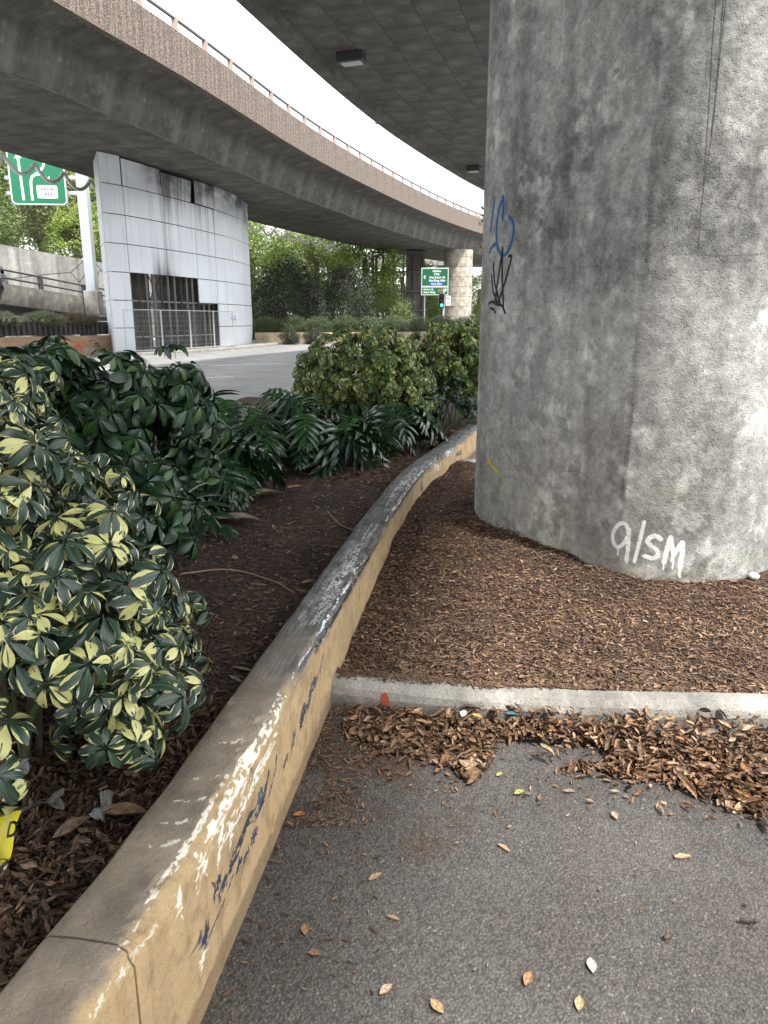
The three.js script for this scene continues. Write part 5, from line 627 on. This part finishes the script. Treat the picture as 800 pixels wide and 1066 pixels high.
const insidePillar = (x, z) => { const dx = x - 1.875, dz = z + 4.69, t = clamp(dx * -0.5 + dz * -0.866, 0, 1.03); return Math.hypot(dx + 0.5 * t, dz + 0.866 * t) < 0.645; };
const brown = [[0.20, 0.12, 0.075], [0.27, 0.17, 0.11], [0.14, 0.085, 0.055], [0.34, 0.22, 0.14], [0.10, 0.06, 0.04], [0.23, 0.15, 0.105]], palec = [[0.42, 0.30, 0.2], [0.5, 0.40, 0.29], [0.38, 0.25, 0.16]];
const inMulch = (r) => { const z1 = -2.86 - Math.pow(r(), 1.25) * 5.0, x0 = wallX(z1) + 0.01, x = x0 + r() * Math.min(4.4, 1.3 + (-z1) * 0.55), z = z1 + clamp((z1 + 4.2) / 1.35) * (lineInterp(kerbLine, x) - 0.13 + 2.86); if (insidePillar(x, z)) return null; return V(x, mulchY(x, z1) + 0.004 + r() * 0.008, z); };
slivers('mulch_chips', 'brown bark chips covering the ground around the pillar', 85000, 61, inMulch, [...brown, ...brown, ...brown, ...palec], chipGeo, 0.019);
slivers('mulch_leaves', 'dry curled leaves scattered through the bark mulch', 7500, 62, inMulch, [[0.24, 0.15, 0.09], [0.34, 0.23, 0.14], [0.19, 0.115, 0.07], [0.44, 0.32, 0.2]], curlLeaf(0.9, 1, 0.3, 0.6), 0.032, 0.35);
const inSoil = (r) => { const z = -0.9 - Math.pow(r(), 1.2) * 9, x = wallX(z) - 0.19 - Math.pow(r(), 1.1) * Math.min(3.2, 1.0 + (-z) * 0.3); return V(x, soilY(x, z) + 0.002 + r() * 0.006, z); };
slivers('soil_chips', 'dark bark crumbs over the garden soil', 34000, 63, inSoil, [[0.09, 0.058, 0.04], [0.12, 0.075, 0.05], [0.06, 0.04, 0.028], [0.16, 0.10, 0.068], [0.2, 0.125, 0.085], [0.28, 0.19, 0.13]], chipGeo, 0.024);
slivers('soil_litter', 'pale twigs and leaf scraps on the garden soil', 2000, 64, inSoil, [[0.34, 0.26, 0.19], [0.24, 0.17, 0.12], [0.42, 0.34, 0.26], [0.2, 0.13, 0.09]], curlLeaf(0.4, 1, 0.34), 0.045);
const farChips = (r) => { const z = -6.4 - r() * 3.4, x = wallX(z) - 0.2 - r() * (0.7 + r() * 0.6); return V(x, soilY(x, z) + 0.004 + r() * 0.01, z); };
slivers('bed_bark', 'reddish bark pieces in the bed before the hedge', 5000, 65, farChips, brown, chipGeo, 0.045);
// deep brown leaf litter between the near bush and the wall
const litterCols = [[0.18, 0.115, 0.07], [0.26, 0.17, 0.11], [0.11, 0.07, 0.045], [0.36, 0.26, 0.18], [0.2, 0.135, 0.09]];
slivers('bed_leaf_litter', 'thick brown leaf litter between the near bush and the low wall', 13000, 66, (r) => { const z = -0.75 - r() * 1.75, x = wallX(z) - 0.2 - r() * 0.85; return V(x, soilY(x, z) + 0.005 + r() * 0.05, z); }, litterCols, curlLeaf(1.3, 1, 0.28, 1.1), 0.036, 0.9);
// drift of fallen leaves against the kerb
const pileEdge = (x) => lineInterp([[-0.2, -2.62], [0.0, -2.5], [0.14, -2.42], [0.28, -2.33], [0.42, -2.40], [0.55, -2.43], [0.72, -2.38], [0.9, -2.36], [1.08, -2.25], [1.3, -2.13], [1.6, -2.1], [3, -2.05]], x) + (vn(x * 9, 3, 4) - 0.5) * 0.12;
const inPile = (r) => { const x = -0.16 + Math.pow(r(), 0.8) * 3.0, kz = lineInterp([[-0.2, -2.85], [0.4, -2.72], [0.95, -2.67], [1.6, -2.645], [3, -2.63]], x), e = pileEdge(x), t = Math.pow(r(), 0.75), z = lerp(kz, e, t) + (r() < 0.06 ? r() * 0.25 : 0); const gap = fbm(x * 4 + 3, z * 4 + 9, 41, 3); if (t > 0.5 && gap < 0.36 && x < 0.95) return null; const hgt = 0.065 * (1 - t) * clamp((x + 0.25) * 1.6, 0.25, 1.2); return V(x, 0.004 + r() * (0.008 + (z > e ? 0 : hgt)), z); };
const dryCols = [[0.36, 0.23, 0.14], [0.26, 0.155, 0.09], [0.44, 0.31, 0.2], [0.18, 0.11, 0.07], [0.52, 0.39, 0.26], [0.3, 0.18, 0.1], [0.38, 0.21, 0.1], [0.14, 0.09, 0.06]];
slivers('leaf_drift', 'drift of dry brown leaves heaped along the kerb', 9500, 67, inPile, dryCols, curlLeaf(1.1, 1, 0.34, 0.9), 0.045, 0.7);
slivers('leaf_drift_scraps', 'small broken leaf scraps mixed in the drift by the kerb', 4000, 68, inPile, [...dryCols, [0.16, 0.1, 0.06]], curlLeaf(0.8, 1, 0.4, 0.5), 0.026, 0.5);
slivers('kerb_spill', 'bark crumbs and soil spilt over the kerb top beside the low wall', 1500, 71, (r) => { const x = -0.2 + Math.pow(r(), 1.4) * 1.1, kz = lineInterp([[-0.215, -2.86], [0.4, -2.73], [0.95, -2.68], [1.6, -2.655]], x); return V(x, 0.108 + r() * 0.006, kz - 0.13 + r() * r() * 0.07 * (1.2 - x)); }, brown, chipGeo, 0.018);
const inDirt = (r) => { const z = -2.75 + Math.pow(r(), 1.5) * 1.3, x = wallX(z) + 0.015 + Math.pow(r(), 2) * 0.4; return V(x, 0.006, z); };
slivers('kerb_corner_soil', 'brown soil and bark crumbs trodden over the asphalt where kerb meets low wall', 2600, 72, (r) => { const z = -2.82 + Math.pow(r(), 1.6) * 0.75, x = wallX(z) + 0.01 + Math.pow(r(), 1.5) * 0.55; if (fbm(x * 7 + 4, z * 7 + 9, 47, 3) < 0.38 + r() * 0.2) return null; return V(x, 0.006 + r() * 0.004, z); }, brown, chipGeo, 0.014);
slivers('wall_foot_crumbs', 'brown bark crumbs strewn at the wall foot on the asphalt', 420, 69, inDirt, brown, chipGeo, 0.014);
slivers('asphalt_specks', 'tiny leaf specks scattered over the asphalt', 420, 70, (r) => { const z = 0.2 - r() * 2.7, x = wallX(z) + 0.03 + r() * 3.2; return V(x, 0.007, z); }, [[0.4, 0.3, 0.2], [0.25, 0.17, 0.1], [0.5, 0.42, 0.32], [0.08, 0.06, 0.05]], chipGeo, 0.012);
// single fallen pieces one can pick out on the asphalt
[[0.915, -1.933, 0.05, 0.3, [0.62, 0.45, 0.3], 'chip', 'pale tan wood chip lying alone on the asphalt to the right'], [0.47, -1.426, 0.045, 1.5, [0.55, 0.45, 0.25], 'leaf', 'yellowish leaf lying upright-pointing near the bottom edge'], [0.36, -1.493, 0.05, 0.6, [0.45, 0.25, 0.12], 'leaf', 'folded orange-brown leaf near the bottom middle'], [0.999, -1.675, 0.05, -0.5, [0.10, 0.07, 0.055], 'twig', 'short dark twig on the asphalt at the right edge'], [0.766, -2.123, 0.045, -0.9, [0.5, 0.42, 0.33], 'leaf', 'small pale leaf in front of the leaf drift'], [0.472, -2.247, 0.05, 0.1, [0.38, 0.42, 0.12], 'leaf', 'long yellow-green leaf on the asphalt below the drift'], [0.418, -2.353, 0.035, 1.3, [0.45, 0.46, 0.14], 'leaf', 'short yellow-green leaf touching the drift edge'], [0.375, -1.971, 0.045, -1.1, [0.52, 0.36, 0.24], 'chip', 'slim tan chip in the middle of the asphalt'], [0.529, -1.533, 0.05, 1.0, [0.75, 0.73, 0.7], 'leaf', 'white curved scrap near the bottom of the asphalt'], [0.127, -1.419, 0.05, 1.9, [0.55, 0.38, 0.2], 'leaf', 'tan leaf at the bottom edge left of middle'], [0.005, -1.463, 0.045, 1.3, [0.6, 0.45, 0.35], 'leaf', 'pale pink-brown leaf at the bottom near the wall side'], [-0.18, -1.571, 0.04, 0.4, [0.30, 0.17, 0.10], 'leaf', 'rust-brown leaf crumpled close to the wall foot'], [-0.213, -1.649, 0.045, 1.6, [0.38, 0.22, 0.12], 'leaf', 'slender brown leaf above the rust-brown one by the wall'], [0.026, -1.692, 0.035, 0.2, [0.42, 0.3, 0.2], 'chip', 'small tan chip between the wall and the middle of the asphalt'], [-0.028, -1.848, 0.045, 0.2, [0.45, 0.33, 0.22], 'chip', 'tan chip on the darker asphalt near the wall'], [-0.281, -2.128, 0.045, 0.1, [0.6, 0.24, 0.06], 'leaf', 'bright orange leaf at the foot of the wall'], [0.756, -1.623, 0.03, 0.6, [0.14, 0.1, 0.07], 'twig', 'tiny dark twig right of the white scrap'], [1.02, -1.45, 0.03, 1.2, [0.5, 0.4, 0.18], 'leaf', 'small pointed yellow leaf in the bottom right corner'], [0.318, -2.655, 0.06, 0.7, [0.8, 0.8, 0.78], 'leaf', 'white paper scrap on the leaf drift'], [0.37, -2.64, 0.05, -0.4, [0.6, 0.45, 0.12], 'leaf', 'yellow leaf on the drift beside the white scrap'], [0.509, -2.655, 0.05, 0.2, [0.06, 0.22, 0.3], 'leaf', 'blue plastic scrap on the drift against the kerb']].forEach(([x, z, L, a, c, k, label], i) => {
  const onPile = z < -2.6, y = onPile ? 0.075 : 0.006, geo = k === 'leaf' ? curlLeaf(0.25 + hash(i, 1, 1) * 0.35, L, L * 0.5, hash(i, 2, 1) * 0.3) : k === 'chip' ? chipGeo.clone().scale(L, L * 0.8, L * 1.1) : merge([bar(V(-L / 2, 0.006, 0), V(L * 0.2, 0.008, 0.004), 0.006, 6), bar(V(L * 0.2, 0.008, 0.004), V(L / 2, 0.006, -0.003), 0.006, 6, 0.003)]);
  const nm = /scrap/.test(label) ? 'litter_scrap' : k === 'leaf' ? 'fallen_leaf' : k === 'chip' ? 'wood_chip' : 'fallen_twig'; const m = single(nm, label, nm === 'litter_scrap' ? 'litter' : k === 'leaf' ? 'leaf' : k === 'chip' ? 'wood chip' : 'twig', geo, std(C(...c), 0.8, { map: dryMap, side: THREE.DoubleSide }), 'loose pieces on the asphalt'); m.position.set(x, y, z); m.rotation.y = a + (hash(i, 4, 4) - 0.5) * 1.2;
});
{ // litter in the near corner of the bed
  const ty = canvasTex(128, 256, '#efe02c', (g) => { g.fillStyle = '#efeadf'; g.fillRect(0, 228, 128, 28); g.fillStyle = '#1d2410'; g.font = 'bold 96px sans-serif'; g.fillText('D', 78, 120); });
  const pk = new THREE.PlaneGeometry(0.07, 0.15, 6, 10), p = pk.attributes.position; for (let i = 0; i < p.count; i++) p.setZ(i, 0.012 * Math.sin(p.getX(i) * 60) + 0.008 * Math.sin(p.getY(i) * 40)); pk.computeVertexNormals();
  const m = single('yellow_wrapper', 'bright yellow wrapper lying in the leaf litter at the left edge', 'wrapper', pk, std(0xffffff, 0.4, { map: ty, side: THREE.DoubleSide })); m.position.set(-1.0, 0.275, -1.66); m.rotation.set(-1.0, -0.1, 0.05);
  const rag = (label, x, z, L, W, a, c, seed) => { const g = new THREE.PlaneGeometry(L, W, 12, 7), q = g.attributes.position, r = rng(seed); for (let i = 0; i < q.count; i++) { const u = q.getX(i), v = q.getY(i); q.setZ(i, (fbm(u * 30 + seed, v * 30, seed, 3) - 0.4) * 0.07); q.setX(i, u + (fbm(v * 25, seed, 3, 2) - 0.5) * 0.05); q.setY(i, v + (fbm(u * 22, seed + 2, 3, 2) - 0.5) * 0.06); } g.rotateX(-Math.PI / 2); g.computeVertexNormals(); const o = single('crumpled_scrap', label, 'litter', g, std(C(...c), 0.9, { side: THREE.DoubleSide, map: tiled(concreteMap, 0.3) }), 'crumpled scraps in the leaf litter'); o.position.set(x, 0.255, z); o.rotation.y = a; };
  rag('grey crumpled rag scrap under the lowest dark leaves', -0.80, -1.83, 0.1, 0.05, 1.2, [0.9, 0.9, 0.9], 3); rag('dull grey rag scrap beside the yellow wrapper', -0.97, -1.84, 0.11, 0.07, 0.2, [0.55, 0.53, 0.5], 4); rag('whitish crumpled scrap at the left edge above the wrapper', -1.12, -2.0, 0.07, 0.07, 0.5, [1.3, 1.35, 1.4], 5);
  const dl = (label, x, z, L, a, c, lift = 0.02) => { const o = single('dead_leaf', label, 'leaf', curlLeaf(0.7, L, L * 0.36, 0.6), std(C(...c), 0.85, { map: dryMap, side: THREE.DoubleSide }), 'large dead leaves in the bed'); o.position.set(x, soilY(x, z) + lift, z); o.rotation.y = a; };
  dl('long tan dead leaf lying across the grey rag', -0.73, -1.8, 0.15, -0.1, [0.3, 0.2, 0.12], 0.06); dl('large pale dead leaf standing in the litter by the wrapper', -0.85, -1.74, 0.13, 0.9, [0.28, 0.21, 0.15], 0.05); dl('brown folded dead leaf on the bare soil below the stalks', -0.72, -6.0, 0.2, 0.2, [0.42, 0.26, 0.14]); dl('grey-tan dead frond lying on the soil', -1.02, -5.0, 0.4, -0.3, [0.36, 0.29, 0.22]); dl('pale dead frond at the edge of the split-leaf plants', -0.95, -5.75, 0.35, 0.1, [0.4, 0.3, 0.22]); dl('small pale leaf on the soil close to the wall', -0.42, -3.9, 0.09, 0.3, [0.45, 0.36, 0.28]);
  const tw = (label, pts, r) => single('fallen_twig', label, 'twig', tube(pts.map(([x, z]) => V(x, soilY(x, z) + 0.02, z)), r, 14, 5), std(C(0.3, 0.21, 0.14), 0.9), 'twigs on the garden soil');
  tw('long thin twig lying across the bare soil', [[-1.15, -3.95], [-0.9, -4.05], [-0.62, -3.9], [-0.48, -3.7]], 0.005); tw('curved thin twig near the wall on the bare soil', [[-0.42, -5.3], [-0.3, -5.0], [-0.16, -4.85]], 0.004);
  const rf = single('red_scrap', 'small red scrap under the split-leaf plants', 'litter', curlLeaf(0.5, 0.13, 0.06, 0.5), std(C(0.6, 0.05, 0.08), 0.5)); rf.position.set(-0.92, soilY(-0.92, -6.4) + 0.03, -6.4); rf.rotation.y = 0.6;
  const ws = single('pale_pebble', 'white stone at the foot of the pillar on the right', 'stone', (() => { const g = new THREE.IcosahedronGeometry(0.03, 2), p = g.attributes.position; for (let i = 0; i < p.count; i++) { const k = 0.85 + 0.3 * fbm(p.getX(i) * 40 + 5, p.getZ(i) * 40 + p.getY(i) * 20, 3, 2); p.setXYZ(i, p.getX(i) * k, p.getY(i) * k * 0.7, p.getZ(i) * k); } g.computeVertexNormals(); return g; })(), std(C(0.65, 0.63, 0.58), 0.8)); ws.position.set(2.17, mulchY(2.17, -4.1) + 0.025, -4.1);
}
renderer.render(scene, camera);
